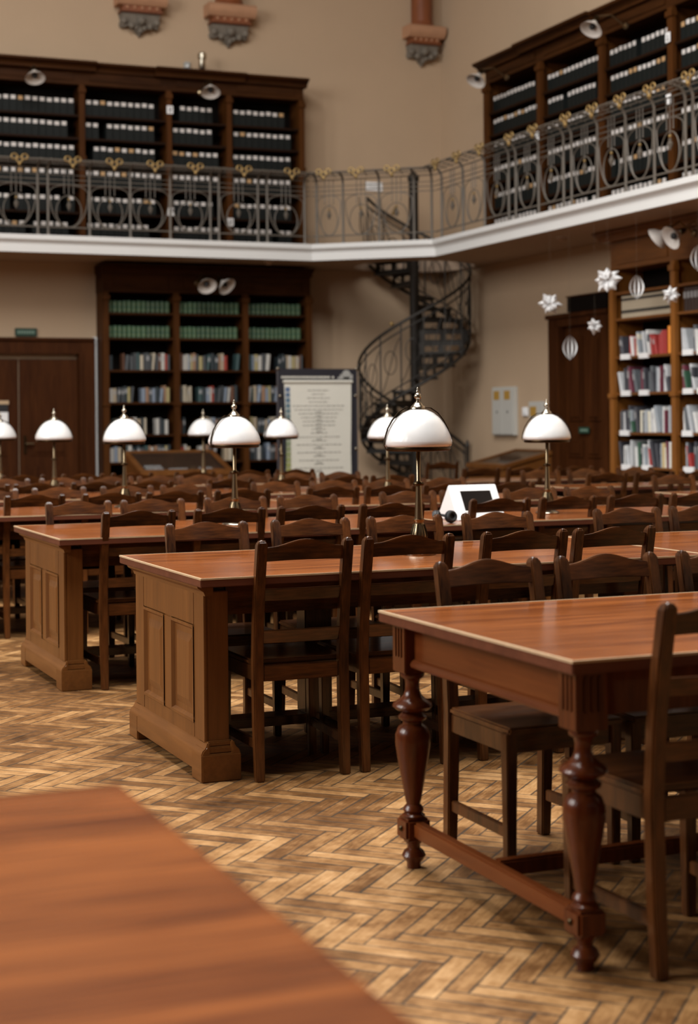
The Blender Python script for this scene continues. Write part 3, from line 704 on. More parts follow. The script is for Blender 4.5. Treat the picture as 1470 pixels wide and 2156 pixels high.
# ------------------------------------------------------------------ small wall lights
def spot(label, p, rz, tilt, roll=0.0):
    t = thing('wall_spotlight', label, 'wall light', p, rz)     # -Y points to the room
    T = Matrix.Translation((0, -.42, 0)) @ Matrix.Rotation(roll, 4, 'Y') @ Matrix.Rotation(tilt, 4, 'X')
    MB().lathe([(.018, .09), (.03, .085), (.042, .055), (.090, .02), (.116, -.018), (.119, -.022), (.114, -.020), (.086, .012), (.036, .046), (.018, .055)], 24, T=T).build('lamp_shade', M['spot'], t, smooth=True)
    MB().sphere((0, 0, .02), .034, 10, 8, T=T).build('bulb', M['rubber'], t, smooth=True)
    MB().lathe([(.02, .09), (.028, .10), (.028, .15), (.015, .17)], 12, T=T).build('lamp_holder', M['bronze'], t, smooth=True)
    v = T @ Vector((0, 0, .16))
    MB().tube([(0, -.02, .06), (0, -.18, .16), tuple(v.lerp(Vector((0, -.18, .16)), .3)), tuple(v)], .010, 8).lathe([(.04, 0), (.035, .02), (.01, .03)], 10, T=Matrix.Translation((0, 0, .06)) @ Matrix.Rotation(R(90), 4, 'X')).build('lamp_arm', M['brass'], t, smooth=True)
spot('white cone spotlight on the cornice of the end wall gallery bookcase, farther from the corner', (3.98, 19.58, 5.44), 0, R(-28))
spot('white cone spotlight on the cornice of the end wall gallery bookcase, below the chrome spotlight', (6.15, 19.58, 5.42), 0, R(-28), .12)
spot('first of two white cone spotlights over the green volumes, the one facing out', (6.08, 19.58, 3.03), 0, R(-46))
spot('second of two white cone spotlights over the green volumes, turned sideways', (6.33, 19.58, 3.03), 0, R(-42), R(-30))
spot('white cone spotlight on the side gallery bookcase nearest the room corner', (9.26, 17.25, 5.38), R(-90), R(-32), R(-12))
spot('white cone spotlight on the side gallery bookcase farther from the room corner', (9.26, 14.62, 5.40), R(-90), R(-32), R(-12))
spot('white cone spotlight over the magazine bookcase, tilted edge-on', (9.26, 13.42, 3.10), R(-90), R(-25), R(52))
spot('white cone spotlight over the magazine bookcase, facing the room', (9.26, 13.18, 3.08), R(-90), R(-62), 0)
t = thing('chrome_spotlight', 'small chrome spotlight standing on the cornice of the end wall gallery bookcase', 'spotlight', (6.22, 19.72, 5.745))
MB().lathe([(.035, 0), (.035, .015), (.02, .03), (.02, .06)], 12).build('spot_base', M['nickel'], t, smooth=True)
MB().lathe([(.028, .06), (.042, .08), (.042, .19), (.055, .20), (.055, .26), (.03, .28), (.001, .28)], 14).build('spot_body', M['nickel'], t, smooth=True)
t = thing('wall_sensor', 'small white sensor on the end wall beside the chrome spotlight', 'sensor', (6.10, 20, 5.86))
MB().box(-.04, .04, -.04, 0, 0, .09).build('sensor_body', M['grey'], t, bevel=.01); MB().sphere((0, -.04, .03), .02, 10, 6).build('sensor_lens', M['paper'], t, smooth=True)
t = thing('wall_notice', 'white paper notice pinned behind the iron railing above the stair', 'notice', (8.70, 19.995, 4.42))
MB().box(-.12, .12, -.006, 0, 0, .12).build('notice_sheet', M['paper'], t)
m = MB()
for i in range(3): m.box(-.08, .08 - .03 * i, -.009, -.005, .085 - i * .03, .092 - i * .03)
m.build('notice_print', M['text'], t)
t = thing('warning_sign', 'small yellow triangular warning sign on the end wall above the stair', 'sign', (9.0, 19.99, 4.12))
MB().prism([(-.055, 0), (.055, 0), (0, .11)], -.006, 0, lambda p, q: (p[0], q, p[1])).build('sign_plate', M['gild'], t)
MB().box(-.006, .006, -.009, -.005, .03, .07).box(-.006, .006, -.009, -.005, .015, .024).build('sign_mark', M['rubber'], t)
# ceiling smoke detectors under the gallery
for lab, x, y in (('round ceiling sensor under the end wall gallery over the dark bookcase', 6.85, 19.05), ('round ceiling sensor under the side wall gallery near the magazine bookcase', 9.0, 15.55)):
    t = thing('smoke_detector', lab, 'detector', (x, y, GB))
    MB().lathe([(.055, 0), (.055, -.02), (.035, -.045), (.001, -.05)], 16).build('detector_body', M['soffit'], t, smooth=True)
    MB().lathe([(.06, .0), (.062, -.008), (.055, -.012)], 16).build('detector_rim', M['white'], t, smooth=True)

# ------------------------------------------------------------------ electrical panel etc. on side wall
t = thing('electrical_cabinet', 'grey double-door electrical cabinet with two yellow stickers on the side wall', 'cabinet', (9.71, 18.18, 1.145))
MB().box(-.06, 0, -.29, .29, 0, .61).build('cabinet_body', M['cab'], t, bevel=.006)
for a, b in ((-.275, -.005), (.005, .275)):
    d = MB().box(-.07, -.06, a, b, .015, .595).build('cabinet_door', M['cab'], t, bevel=.003)
    MB().box(-.073, -.069, a + .07, b - .05, .45, .56).build('sticker', M['ochre'], d)
    m = MB(); m.box(-.075, -.07, (a + b) / 2 - .01, (a + b) / 2 + .01, .28, .31); m.build('latch', M['rubber'], d)
t = thing('light_switch', 'white light switch on the side wall beside the grey cabinet', 'switch', (9.71, 17.68, 1.385))
MB().box(-.03, 0, -.06, .06, 0, .11).build('switch_plate', M['whitepl'], t, bevel=.008); MB().box(-.04, -.028, -.03, .03, .03, .085).build('rocker', M['whitepl'], t, bevel=.004)
t = thing('fuse_box', 'small grey fuse box with one yellow sticker behind a lamp', 'box', (9.71, 17.36, 1.36))
MB().box(-.05, 0, -.17, .17, 0, .20).build('box_body', M['cab'], t, bevel=.005); MB().box(-.054, -.049, -.02, .13, .02, .14).build('sticker', M['ochre'], t)

# ------------------------------------------------------------------ display cases
def vitrine(label, loc, rz, L_, D, z0, z1, papers):
    t = thing('display_case', label, 'display case', loc, rz)     # local: x along, y=0 front low edge, y=D back high edge
    MB().hexa([(-L_ / 2, 0, .55), (L_ / 2, 0, .55), (L_ / 2, D, .55), (-L_ / 2, D, .55), (-L_ / 2, 0, z0 - .05), (L_ / 2, 0, z0 - .05), (L_ / 2, D, z1 - .05), (-L_ / 2, D, z1 - .05)]).build('case_body', M['deskh'], t, bevel=.006)
    fr = MB(); w_ = .05
    def hz(x0, x1, y0, y1):
        za, zb = z0 + (z1 - z0) * y0 / D, z0 + (z1 - z0) * y1 / D
        fr.hexa([(x0, y0, za - .05), (x1, y0, za - .05), (x1, y1, zb - .05), (x0, y1, zb - .05), (x0, y0, za), (x1, y0, za), (x1, y1, zb), (x0, y1, zb)])
    hz(-L_ / 2 - .02, L_ / 2 + .02, -.02, w_); hz(-L_ / 2 - .02, L_ / 2 + .02, D - w_, D); hz(-L_ / 2 - .02, -L_ / 2 + w_, w_, D - w_); hz(L_ / 2 - w_, L_ / 2 + .02, w_, D - w_)
    fr.build('lid_frame', M['deskh'], t, bevel=.004)
    sl = (z1 - z0) / D
    g = MB(); g.hexa([(-L_ / 2 + w_, w_, z0 + sl * w_ - .02), (L_ / 2 - w_, w_, z0 + sl * w_ - .02), (L_ / 2 - w_, D - w_, z1 - sl * w_ - .02), (-L_ / 2 + w_, D - w_, z1 - sl * w_ - .02),
                      (-L_ / 2 + w_, w_, z0 + sl * w_ - .012), (L_ / 2 - w_, w_, z0 + sl * w_ - .012), (L_ / 2 - w_, D - w_, z1 - sl * w_ - .012), (-L_ / 2 + w_, D - w_, z1 - sl * w_ - .012)])
    g.build('lid_glass', M['glass'], t)
    for sx in (-1, 1):
        for y in (.06, D - .06): MB().hexa([(sx * (L_ / 2 - .06) - .02, y - .02, 0), (sx * (L_ / 2 - .06) + .02, y - .02, 0), (sx * (L_ / 2 - .06) + .02, y + .02, 0), (sx * (L_ / 2 - .06) - .02, y + .02, 0), (sx * (L_ / 2 - .06) - .03, y - .03, .55), (sx * (L_ / 2 - .06) + .03, y - .03, .55), (sx * (L_ / 2 - .06) + .03, y + .03, .55), (sx * (L_ / 2 - .06) - .03, y + .03, .55)]).build('leg', M['desk'], t)
    return t
vitrine('slope-topped wooden display case against the side wall by the stair', (8.95, 17.31, 0), R(-90), .94, .68, .82, .985, 0)
v = vitrine('slope-topped wooden display case before the end wall bookcase', (5.38, 17.75, 0), 0, 1.06, .75, .80, 1.02, 0)
# papers on the case
for lab, x, y, w_, d_ in (('white paper lying on the display case lid, nearer the door', -.33, .16, .20, .14), ('white paper lying on the middle of the display case lid', -.06, .08, .22, .10), ('white paper lying on the display case lid, nearer the poster board', .27, .12, .15, .08)):
    t = thing('paper_sheet', lab, 'paper', (5.38 + x, 17.75 + y, .80 + .22 / .75 * y - .030))
    MB().hexa([(-w_ / 2, 0, -.018), (w_ / 2, 0, -.018), (w_ / 2, d_, -.018 + .293 * d_), (-w_ / 2, d_, -.018 + .293 * d_), (-w_ / 2, 0, .002), (w_ / 2, 0, .002), (w_ / 2, d_, .002 + .293 * d_), (-w_ / 2, d_, .002 + .293 * d_)]).build('sheet', M['paper'], t)

# ------------------------------------------------------------------ poster board
t = thing('poster_board', 'freestanding navy poster board holding a large cream chart', 'poster board', (6.915, 17.6, 0))
MB().box(-.49, .49, -.012, .012, .42, 1.955).build('board', M['navy'], t, bevel=.004)
for sx in (-1, 1):
    MB().tube([(sx * .49, 0, .02), (sx * .49, 0, 1.965)], .014, 8).build('upright', M['charcoal'], t, smooth=True)
    MB().box(sx * .49 - .02, sx * .49 + .02, -.25, .25, 0, .03).build('foot', M['grey'], t, bevel=.004)
    MB().sphere((sx * .49, -.01, 1.955), .022, 8, 6).build('corner_cap', M['nickel'], t, smooth=True)
    for z in (1.64, 1.02): MB().sphere((sx * .47, -.02, z), .02, 8, 6).build('clip', M['nickel'], t, smooth=True)
pp = MB()     # paper hangs with a slight belly
n = 16
for i in range(n):
    za, zb = .50 + (1.79 - .50) * i / n, .50 + (1.79 - .50) * (i + 1) / n
    ya, yb = [-.018 - .018 * sin(pi * q / n) for q in (i, i + 1)]
    xa, xb = [.40 + .03 * abs(q / n - .4) for q in (i, i + 1)]
    pp.add([(-xa, ya, za), (xa, ya, za), (xb, yb, zb), (-xb, yb, zb)], [(0, 1, 2, 3)])
MB().tube([(-.43, -.025, 1.805), (.43, -.025, 1.805)], .018, 8).build('rolled_edge', M['cream'], t, smooth=True)
def py(z): return -.0195 - .018 * sin(pi * (z - .5) / 1.29)
tx = pp; tx.cur = 1; rt_ = random.Random(5)
for i in range(26):
    z = 1.70 - i * .045; hw = [.13, .08, .14, .12, .32, .30, .25, .22, .2, .2, .09, .1, .26, .09, .28, .07, .27, .07, .25, .06, .30, .05, .24, .05, .30, .28][i]
    x = -hw
    while x < hw:
        wd = rt_.uniform(.02, .06); tx.box(x, min(hw, x + wd), py(z) - .003, py(z) - .001, z, z + .010); x += wd + .012
    if i in (6, 7, 8, 9, 10, 11, 13, 15, 17, 19, 21, 23): tx.box(-.035, .035, py(z) - .003, py(z) - .001, z + .016, z + .028)
tx.build('chart', [M['cream'], M['text']], t)
cs = MB(); mats_c = []
for i in range(18):
    z = 1.74 - i * .062; f = i / 17
    cs.cur = i; cs.box(-.405, -.350, py(z) - .004, py(z) - .001, z - .052, z); mats_c.append(plain('scale_band', (0.10 + .24 * max(0, f - .15), .15 + .16 * f, .20 * (1 - f) + .06), .8))
cs.build('colour_scale', mats_c, t)
hd = MB(); x = -.45
while x < .20:
    wd = rt_.uniform(.012, .022); hd.box(x, x + wd, -.016, -.012, 1.845, 1.868); x += wd + (.007 if rt_.random() < .85 else .03)
hd.build('header_lettering', M['cream'], t)
em = MB(); em.lathe([(.055, 0), (.055, .004)], 16, T=Matrix.Translation((.36, -.012, 1.885)) @ Matrix.Rotation(R(90), 4, 'X')); em.box(.25, .44, -.016, -.012, 1.835, 1.86); em.box(.28, .31, -.016, -.012, 1.86, 1.89).box(.41, .44, -.016, -.012, 1.86, 1.89)
em.build('header_emblem', M['grey'], t)

# ------------------------------------------------------------------ hanging paper ornaments
def paper_star(label, p, size, pts, seed, rot):
    t = thing('paper_star', label, 'paper ornament', p, rot); rr = random.Random(seed)
    m = MB()
    for layer in range(2):
        for k in range(pts):
            a = 2 * pi * (k + .5 * layer) / pts + rr.uniform(-.1, .1); L_ = size * rr.uniform(.85, 1.08) * (1 if layer == 0 else .72); yo = -.02 * layer + rr.uniform(-.03, .03)
            ex, ez = cos(a), sin(a); w_ = size * .27
            # folded pointed pocket
            c0 = (ex * size * .05, yo, ez * size * .05); tip = (ex * L_, yo * 2.4, ez * L_)
            m1 = (ex * L_ * .62 - ez * w_, yo + .015, ez * L_ * .62 + ex * w_); m2 = (ex * L_ * .62 + ez * w_, yo + .015, ez * L_ * .62 - ex * w_)
            rd = (ex * L_ * .62, yo - .05, ez * L_ * .62); rk = (ex * L_ * .62, yo + .045, ez * L_ * .62)
            m.add([c0, m1, tip, m2, rd, rk], [(0, 4, 1), (1, 4, 2), (2, 4, 3), (3, 4, 0), (0, 1, 5), (1, 2, 5), (2, 3, 5), (3, 0, 5)])
    m.build('folded_star', M['paper'], t)
    MB().tube([(0, 0, size * .5), (0, 0, GB - p[2] - .005)], .0004, 4).build('thread', M['thread'], t)
def paper_drop(label, p, w_, h, rot):
    t = thing('paper_lantern', label, 'paper ornament', p, rot)
    m = MB(); n = 10
    for k, (rx, tw) in enumerate(((1.0, 0), (.42, .5))):
        for sg in (-1, 1):
            a_, b_ = [], []
            for i in range(n + 1):
                f = i / n; x = sg * rx * w_ / 2 * sin(pi * f) ** .8 if 0 < i < n else 0; z = -h / 2 + h * f + (k * .0)
                yb = .03 * k * sin(pi * f)
                a_.append((x, yb - .022, z)); b_.append((x - sg * w_ * .13 * sin(pi * f), yb + .022, z))
            vs = a_ + b_; m.add(vs, [(i, i + 1, n + 2 + i, n + 1 + i) for i in range(n)])
    m.build('paper_loops', M['paper'], t)
    MB().tube([(0, 0, h / 2), (0, 0, GB - p[2] - .005)], .0004, 4).build('thread', M['thread'], t)
paper_star('white folded paper star hanging lowest of the stars, over the bare wall', (8.5, 14.94, 2.55), .125, 6, 1, R(-33))
paper_star('largest white folded paper star, hanging before the bookcase end', (8.5, 13.80, 2.71), .135, 8, 2, R(-33))
paper_star('white folded paper star hanging before the cream volumes', (8.5, 12.70, 2.48), .085, 7, 3, R(-33))
paper_star('small white folded paper star hanging before the dark side door', (8.5, 14.05, 2.27), .085, 7, 4, R(-33))
paper_drop('white paper drop lantern hanging between two stars before the bookcase', (8.5, 13.28, 2.60), .14, .235, R(-33))
paper_drop('white paper drop lantern hanging before the dark side door frame', (8.5, 14.54, 2.08), .15, .255, R(-33))
paper_drop('white paper drop lantern hanging below the pair of cone spotlights', (8.5, 12.27, 2.78), .14, .235, R(-33))

# ------------------------------------------------------------------ tables
TZ = .775
def tabletop(t, x0, x1, y0, y1, band='edge'):
    top = MB().box(x0, x1, y0, y1, TZ - .034, TZ).build('tabletop', [M['top'], M['topside']], t, bevel=.003)
    for p in top.data.polygons:
        if p.normal.z < .5: p.material_index = 1
    e = MB(); w_ = .007
    for a in ((x0 - .001, x1 + .001, y0 - .001, y0 + w_), (x0 - .001, x1 + .001, y1 - w_, y1 + .001), (x0 - .001, x0 + w_, y0 + w_, y1 - w_), (x1 - w_, x1 + .001, y0 + w_, y1 - w_)):
        e.box(*a, TZ - .006, TZ + .0008)
    e.build('edge_band', M[band], top)
def end_panel(t, x, yc, out):
    """framed end with two raised panels; out = -1 faces the aisle"""
    hy = .49; xi = x - out * .085
    a, b = min(x, xi), max(x, xi)
    m = MB(); m.box(a, b, -hy, hy, .10, .715)
    f0, f1 = (x + out * .012, x) if out < 0 else (x, x + out * .012)
    def fr(y0, y1, z0, z1): m.box(min(f0, f1), max(f0, f1), y0, y1, z0, z1)
    fr(-hy, -hy + .13, .10, .715); fr(hy - .13, hy, .10, .715); fr(-.05, .05, .20, .575); fr(-hy + .13, hy - .13, .575, .715); fr(-hy + .13, hy - .13, .10, .20)
    p = m.build('end_panel', M['desk'], t, bevel=.003)
    for y0, y1 in ((-hy + .13, -.05), (.05, hy - .13)):
        q = MB(); d = out * .011
        xa = x
        z0, z1 = .20, .575
        def rg(ins, dx): return [(xa + dx, y0 + ins, z0 + ins), (xa + dx, y1 - ins, z0 + ins), (xa + dx, y1 - ins, z1 - ins), (xa + dx, y0 + ins, z1 - ins)]
        rings = rg(0, out * .016) + rg(.012, out * .016) + rg(.022, out * .002) + rg(.045, out * .002) + rg(.075, out * .010)
        fs = [(k * 4 + i, k * 4 + (i + 1) % 4, k * 4 + 4 + (i + 1) % 4, k * 4 + 4 + i) for k in range(4) for i in range(4)] + [(16, 17, 18, 19)]
        q.add(rings, fs); q.build('raised_panel', M['desk'], p)
    pl = MB(); e = out * .035
    prof = [(0, .035), (e, .035), (e, .105), (e * .85, .118), (e * .45, .13), (e * .3, .15), (0, .15)]
    pl.prism(prof, -hy - .03, hy + .03, lambda q, s: (x + q[0], s, q[1]))
    pl.prism(prof, -hy - .03, hy + .03, lambda q, s: (xi - q[0], s, q[1]))
    for s in (-1, 1):
        pl.box(a - .036, b + .036, s * (hy - .03) - .065, s * (hy - .03) + .065, 0, .105)
        pl.box(a - .022, b + .022, s * (hy - .03) - .052, s * (hy - .03) + .052, .105, .13)
        pl.box(a - .012, b + .012, s * (hy - .03) - .042, s * (hy - .03) + .042, .13, .15)
    pl.build('plinth', M['deskh'], t, bevel=.004)
    c = MB(); prof = [(-.02, .70), (.012, .70), (.018, .715), (.04, .73), (.045, TZ - .034), (-.02, TZ - .034)]
    c.prism(prof, -hy - .02, hy + .02, lambda q, s: (x + out * q[0], s, q[1])); c.build('cove_moulding', M['deskh'], t, smooth=True, angle=25)
def panel_table(label, x0, x1, yc, ends=(1, 1)):
    t = thing('reading_table', label, 'table', ((x0 + x1) / 2, yc, 0), 0, 'long reading tables with panelled ends')
    hx = (x1 - x0) / 2
    tabletop(t, -hx, hx, -.595, .595)
    for sx, e in ((-1, ends[0]), (1, ends[1])):
        if e: end_panel(t, sx * (hx - .055), yc, sx)
        else: MB().box(sx * (hx - .08) - .04, sx * (hx - .08) + .04, -.11, .11, 0, TZ - .034).build('pedestal', M['desk'], t, bevel=.004)
    for y in (-.46, .44): MB().box(-hx + .14, hx - .14, y, y + .02, .62, TZ - .034).build('apron', M['chairh'], t)
    MB().box(-hx + .14, hx - .14, -.06, .06, .10, .14).build('foot_rail', M['chairh'], t, bevel=.004)
    MB().box(-hx + .62, -hx + .74, -.05, .05, .14, TZ - .034).build('pedestal', M['chair'], t, bevel=.004)
    return t
YC = {2: 6.375, 3: 8.665, 4: 10.80, 5: 12.78, 6: 14.76}
RN = {2: 'first', 3: 'second', 4: 'third', 5: 'fourth', 6: 'fifth'}
for r, y in YC.items():
    dx = {2: 0, 3: -.02, 4: -.11, 5: -.11, 6: -.11}[r]
    panel_table('panel-ended reading table at the aisle, %s such row from the front' % RN[r], 1.80 + dx, 4.045, y, (1, 0))
    panel_table('panel-ended reading table farther from the aisle, %s such row from the front' % RN[r], 4.055, 6.06, y + {3: .10, 5: .0}.get(r, .04), (0, 1))
LEG = [(.001, 0), (.021, 0), (.022, .018), (.030, .026), (.037, .038), (.030, .052), (.020, .06), (.020, .072), (.03, .082), (.034, .09)]
LEG2 = [(.034, .152), (.036, .160), (.027, .168), (.032, .176), (.028, .186), (.021, .194), (.026, .215), (.036, .27), (.047, .33), (.054, .375), (.053, .405), (.044, .428), (.030, .438), (.030, .444), (.043, .452), (.045, .460), (.034, .470), (.032, .475),
        (.050, .480), (.061, .490), (.058, .500), (.040, .512), (.028, .524), (.022, .540), (.021, .558), (.024, .572), (.036, .580), (.037, .588), (.034, .594)]
def turned_table(label, x0, x1, y0, y1, band='edge'):
    t = thing('writing_table', label, 'table', ((x0 + x1) / 2, (y0 + y1) / 2, 0)); hx, hy = (x1 - x0) / 2, (y1 - y0) / 2
    tabletop(t, -hx, hx, -hy, hy, band)
    lx, ly = hx - .075, hy - .08
    for sx in (-1, 1):
        for sy in (-1, 1):
            c = (sx * lx, sy * ly, 0)
            l = MB().lathe(LEG, 28, c).lathe(LEG2, 28, c).build('leg', M['mahog'], t, smooth=True, angle=50)
            b = MB(); b.box(c[0] - .040, c[0] + .040, c[1] - .040, c[1] + .040, .088, .154); b.build('leg_block', M['mahog'], l, bevel=.008)
            b = MB(); b.box(c[0] - .045, c[0] + .045, c[1] - .045, c[1] + .045, .594, TZ - .034)
            for q in (-.02, 0, .02): b.box(c[0] + sx * .045 - .003, c[0] + sx * .045 + .003, c[1] + q - .006, c[1] + q + .006, .64, .73).box(c[0] + q - .006, c[0] + q + .006, c[1] + sy * .045 - .003, c[1] + sy * .045 + .003, .64, .73)
            b.build('leg_post', M['mahog'], l, bevel=.004)
            b = MB(); b.sphere((c[0] + sx * .040, c[1], .122), .009, 8, 5); b.build('peg', M['bronze'], l, smooth=True)
    for sx in (-1, 1):
        m = MB(); m.box(sx * lx - .014, sx * lx + .014, -ly + .045, ly - .045, .625, TZ - .034)
        m.prism([(-.018, .612), (.024, .612), (.030, .620), (.026, .632), (.016, .640), (-.018, .640)], -ly + .045, ly - .045, lambda p, s: (sx * (lx + p[0]), s, p[1]))
        m.build('apron', M['mahogh'], t, bevel=.002)
        m = MB(); m.box(sx * lx - .018, sx * lx + .018, -ly + .038, ly - .038, .098, .146); m.build('stretcher', M['mahogh'], t, bevel=.006)
    for sy in (-1, 1): MB().box(-lx + .045, lx - .045, sy * ly - .014, sy * ly + .014, .625, TZ - .034).build('apron', M['mahog'], t, bevel=.002)
    MB().box(-lx + .018, lx - .018, -.02, .02, .10, .145).build('stretcher', M['mahog'], t, bevel=.006)
    return t
turned_table('red-brown writing table on turned bulbous legs with a pale edge', 1.99, 4.20, 3.405, 4.57)
turned_table('blurred orange-brown table corner close to the viewer', -1.58, .655, 1.36, 2.565, 'top')
# narrow desks along the side wall
def side_desk(label, x0, x1, y0, y1):
    t = thing('side_desk', label, 'desk', ((x0 + x1) / 2, (y0 + y1) / 2, 0)); hx, hy = (x1 - x0) / 2, (y1 - y0) / 2
    tabletop(t, -hx, hx, -hy, hy)
    for y in (-hy + .06, hy - .08): MB().box(-hx + .06, hx - .06, y, y + .02, .64, TZ - .034).build('apron', M['chairh'], t)
    for sx in (-1, 1):
        for sy in (-1, 1): MB().box(sx * (hx - .07) - .03, sx * (hx - .07) + .03, sy * (hy - .07) - .03, sy * (hy - .07) + .03, 0, TZ - .034).build('leg', M['chair'], t, bevel=.004)
side_desk('narrow side desk before the magazine bookcase, nearest row', 7.05, 8.5, 10.18, 10.78)
side_desk('narrow side desk before the magazine bookcase, middle row', 6.90, 8.5, 11.85, 12.42)
side_desk('narrow side desk before the side door, farthest row', 6.65, 8.5, 13.50, 14.10)

# ------------------------------------------------------------------ chairs
def make_chair():
    t = thing('chair', 'x', 'chair')
    HW = .1925; pw = .020
    def stile(sx):
        zs = [(0, -.018), (.22, -.006), (.44, 0), (.60, -.012), (.76, -.037), (.895, -.065)]
        m = MB(); vs = []
        for i, (z, y) in enumerate(zs):
            w_ = pw - (.003 if i == 0 else 0)
            vs += [(sx * (HW - pw) - w_, y - .018, z), (sx * (HW - pw) + w_, y - .018, z), (sx * (HW - pw) + w_, y + .020, z), (sx * (HW - pw) - w_, y + .020, z)]
        y = -.068
        vs += [(sx * (HW - pw) - pw + .004, y - .016, .908), (sx * (HW - pw) + pw - .004, y - .016, .908), (sx * (HW - pw) + pw - .004, y + .016, .908), (sx * (HW - pw) - pw + .004, y + .016, .908)]
        vs += [(sx * (HW - pw) - .008, y - .009, .915), (sx * (HW - pw) + .008, y - .009, .915), (sx * (HW - pw) + .008, y + .009, .915), (sx * (HW - pw) - .008, y + .009, .915)]
        k = len(vs) // 4
        fs = [(0, 3, 2, 1), tuple(range(4 * k - 4, 4 * k))] + [(j * 4 + i, j * 4 + (i + 1) % 4, j * 4 + 4 + (i + 1) % 4, j * 4 + 4 + i) for j in range(k - 1) for i in range(4)]
        m.add(vs, fs); m.build('back_post', M['chair'], t, bevel=.004)
    stile(-1); stile(1)
    def rail(name, z0f, z1f, y0, thick, curve, n=18, lean=-.23):
        m = MB(); a = HW - 2 * pw + .006; F, Bk = [], []
        for i in range(n + 1):
            s = -1 + 2 * i / n; x = s * a; yc = y0 - curve * (1 - s * s)
            za, zb = z0f(s), z1f(s)
            F += [(x, yc - thick / 2 - (zb - za) * 0, za), (x, yc - thick / 2 + lean * (zb - za), zb)]
            Bk += [(x, yc + thick / 2, za), (x, yc + thick / 2 + lean * (zb - za), zb)]
        N_ = len(F); vs = F + Bk; fs = []
        for i in range(n):
            q = 2 * i
            fs += [(q, q + 2, q + 3, q + 1), (N_ + q, N_ + q + 1, N_ + q + 3, N_ + q + 2), (q + 1, q + 3, N_ + q + 3, N_ + q + 1), (q, N_ + q, N_ + q + 2, q + 2)]
        fs += [(0, 1, N_ + 1, N_), (N_ - 2, 2 * N_ - 2, 2 * N_ - 1, N_ - 1)]
        m.add(vs, fs); return m.build(name, M['chairh'], t, bevel=.003, angle=50)
    bump = lambda s: .886 + .029 * (.5 + .5 * cos(pi * min(1, abs(s) / .92))) - .003 * (1 if abs(s) > .9 else 0)
    rail('crest_rail', lambda s: .832 + .004 * (1 - s * s), bump, -.047, .020, .012)
    rail('slat', lambda s: .682, lambda s: .728, -.022, .016, .010)
    rail('slat', lambda s: .520, lambda s: .570, -.004, .016, .006)
    # seat and frame; front is +Y
    m = MB(); m.hexa([(-.190, .02, .435), (.190, .02, .435), (.200, .415, .435), (-.200, .415, .435), (-.190, .02, .456), (.190, .02, .456), (.200, .415, .456), (-.200, .415, .456)]); m.build('seat', M['chairh'], t, bevel=.006)
    m = MB(); m.box(-.15, .15, -.010, .012, .375, .435); m.build('back_apron', M['chairh'], t, bevel=.003)
    m = MB(); m.box(-.165, .165, .372, .392, .375, .435); m.build('front_apron', M['chairh'], t, bevel=.003)
    for sx in (-1, 1):
        MB().hexa([(sx * .172 - .011, .015, .375), (sx * .172 + .011, .015, .375), (sx * .182 + .011, .37, .375), (sx * .182 - .011, .37, .375), (sx * .172 - .011, .015, .435), (sx * .172 + .011, .015, .435), (sx * .182 + .011, .37, .435), (sx * .182 - .011, .37, .435)]).build('side_apron', M['chair'], t, bevel=.003)
        MB().hexa([(sx * .182 - .015, .366, 0), (sx * .182 + .015, .366, 0), (sx * .182 + .015, .396, 0), (sx * .182 - .015, .396, 0), (sx * .182 - .019, .362, .436), (sx * .182 + .019, .362, .436), (sx * .182 + .019, .402, .436), (sx * .182 - .019, .402, .436)]).build('front_leg', M['chair'], t, bevel=.003)
        MB().hexa([(sx * .172 - .009, .01, .118), (sx * .172 + .009, .01, .118), (sx * .182 + .009, .37, .118), (sx * .182 - .009, .37, .118), (sx * .172 - .009, .01, .154), (sx * .172 + .009, .01, .154), (sx * .182 + .009, .37, .154), (sx * .182 - .009, .37, .154)]).build('side_stretcher', M['chair'], t, bevel=.003)
    return t
CH = make_chair(); used = [False]
rc = random.Random(11)
def chair(x, ytop, ztop, far, label, group):
    c = CH if not used[0] else dup(CH); used[0] = True
    c.location = (x, ytop - .068 if far else ytop + .068, 0); c.rotation_euler = (0, 0, (pi if far else 0) + rc.uniform(-.035, .035)); c.scale = (1, 1, ztop / .915)
    c['label'] = label; c['group'] = group
CHAIRS = {
 (1, 'near'): (3.30, .917, [2.365, 2.84], 'turned-leg table'),
 (1, 'far'): (4.72, .902, [2.445, 2.89, 3.365, 3.80], 'turned-leg table'),
 (2, 'near'): (5.735, .913, [2.20, 2.63, 3.14, 3.555], None),
 (2, 'far'): (7.06, .903, [2.225, 2.73, 3.21, 3.71], None),
 (3, 'near'): (8.06, .908, [2.185, 2.675, 3.125, 3.595], None),
 (3, 'far'): (9.27, .906, [2.155, 2.595, 3.105, 3.565], None),
 (4, 'near'): (10.25, .906, [2.105, 2.605, 3.025, 3.49], None),
 (4, 'far'): (11.37, .905, [2.02, 2.505, 2.995, 3.435], None),
 (5, 'near'): (12.22, .905, [2.13, 2.54, 2.98, 3.40], None),
 (5, 'far'): (13.32, .905, [2.50, 2.965, 3.375, 3.79], None),
 (6, 'near'): (14.22, .905, [2.82, 3.35, 3.80], None),
 }
for (r, side), (y, zt, xs, tn) in CHAIRS.items():
    for i, x in enumerate(xs):
        d = tn or 'aisle table, panel-ended row %s' % {2: 'one', 3: 'two', 4: 'three', 5: 'four', 6: 'five'}[r]
        chair(x, y, zt, side == 'far', 'slat-back wooden chair, %s along %s side of %s' % (ORD[i], side, d), 'slat-back chairs around the tables')
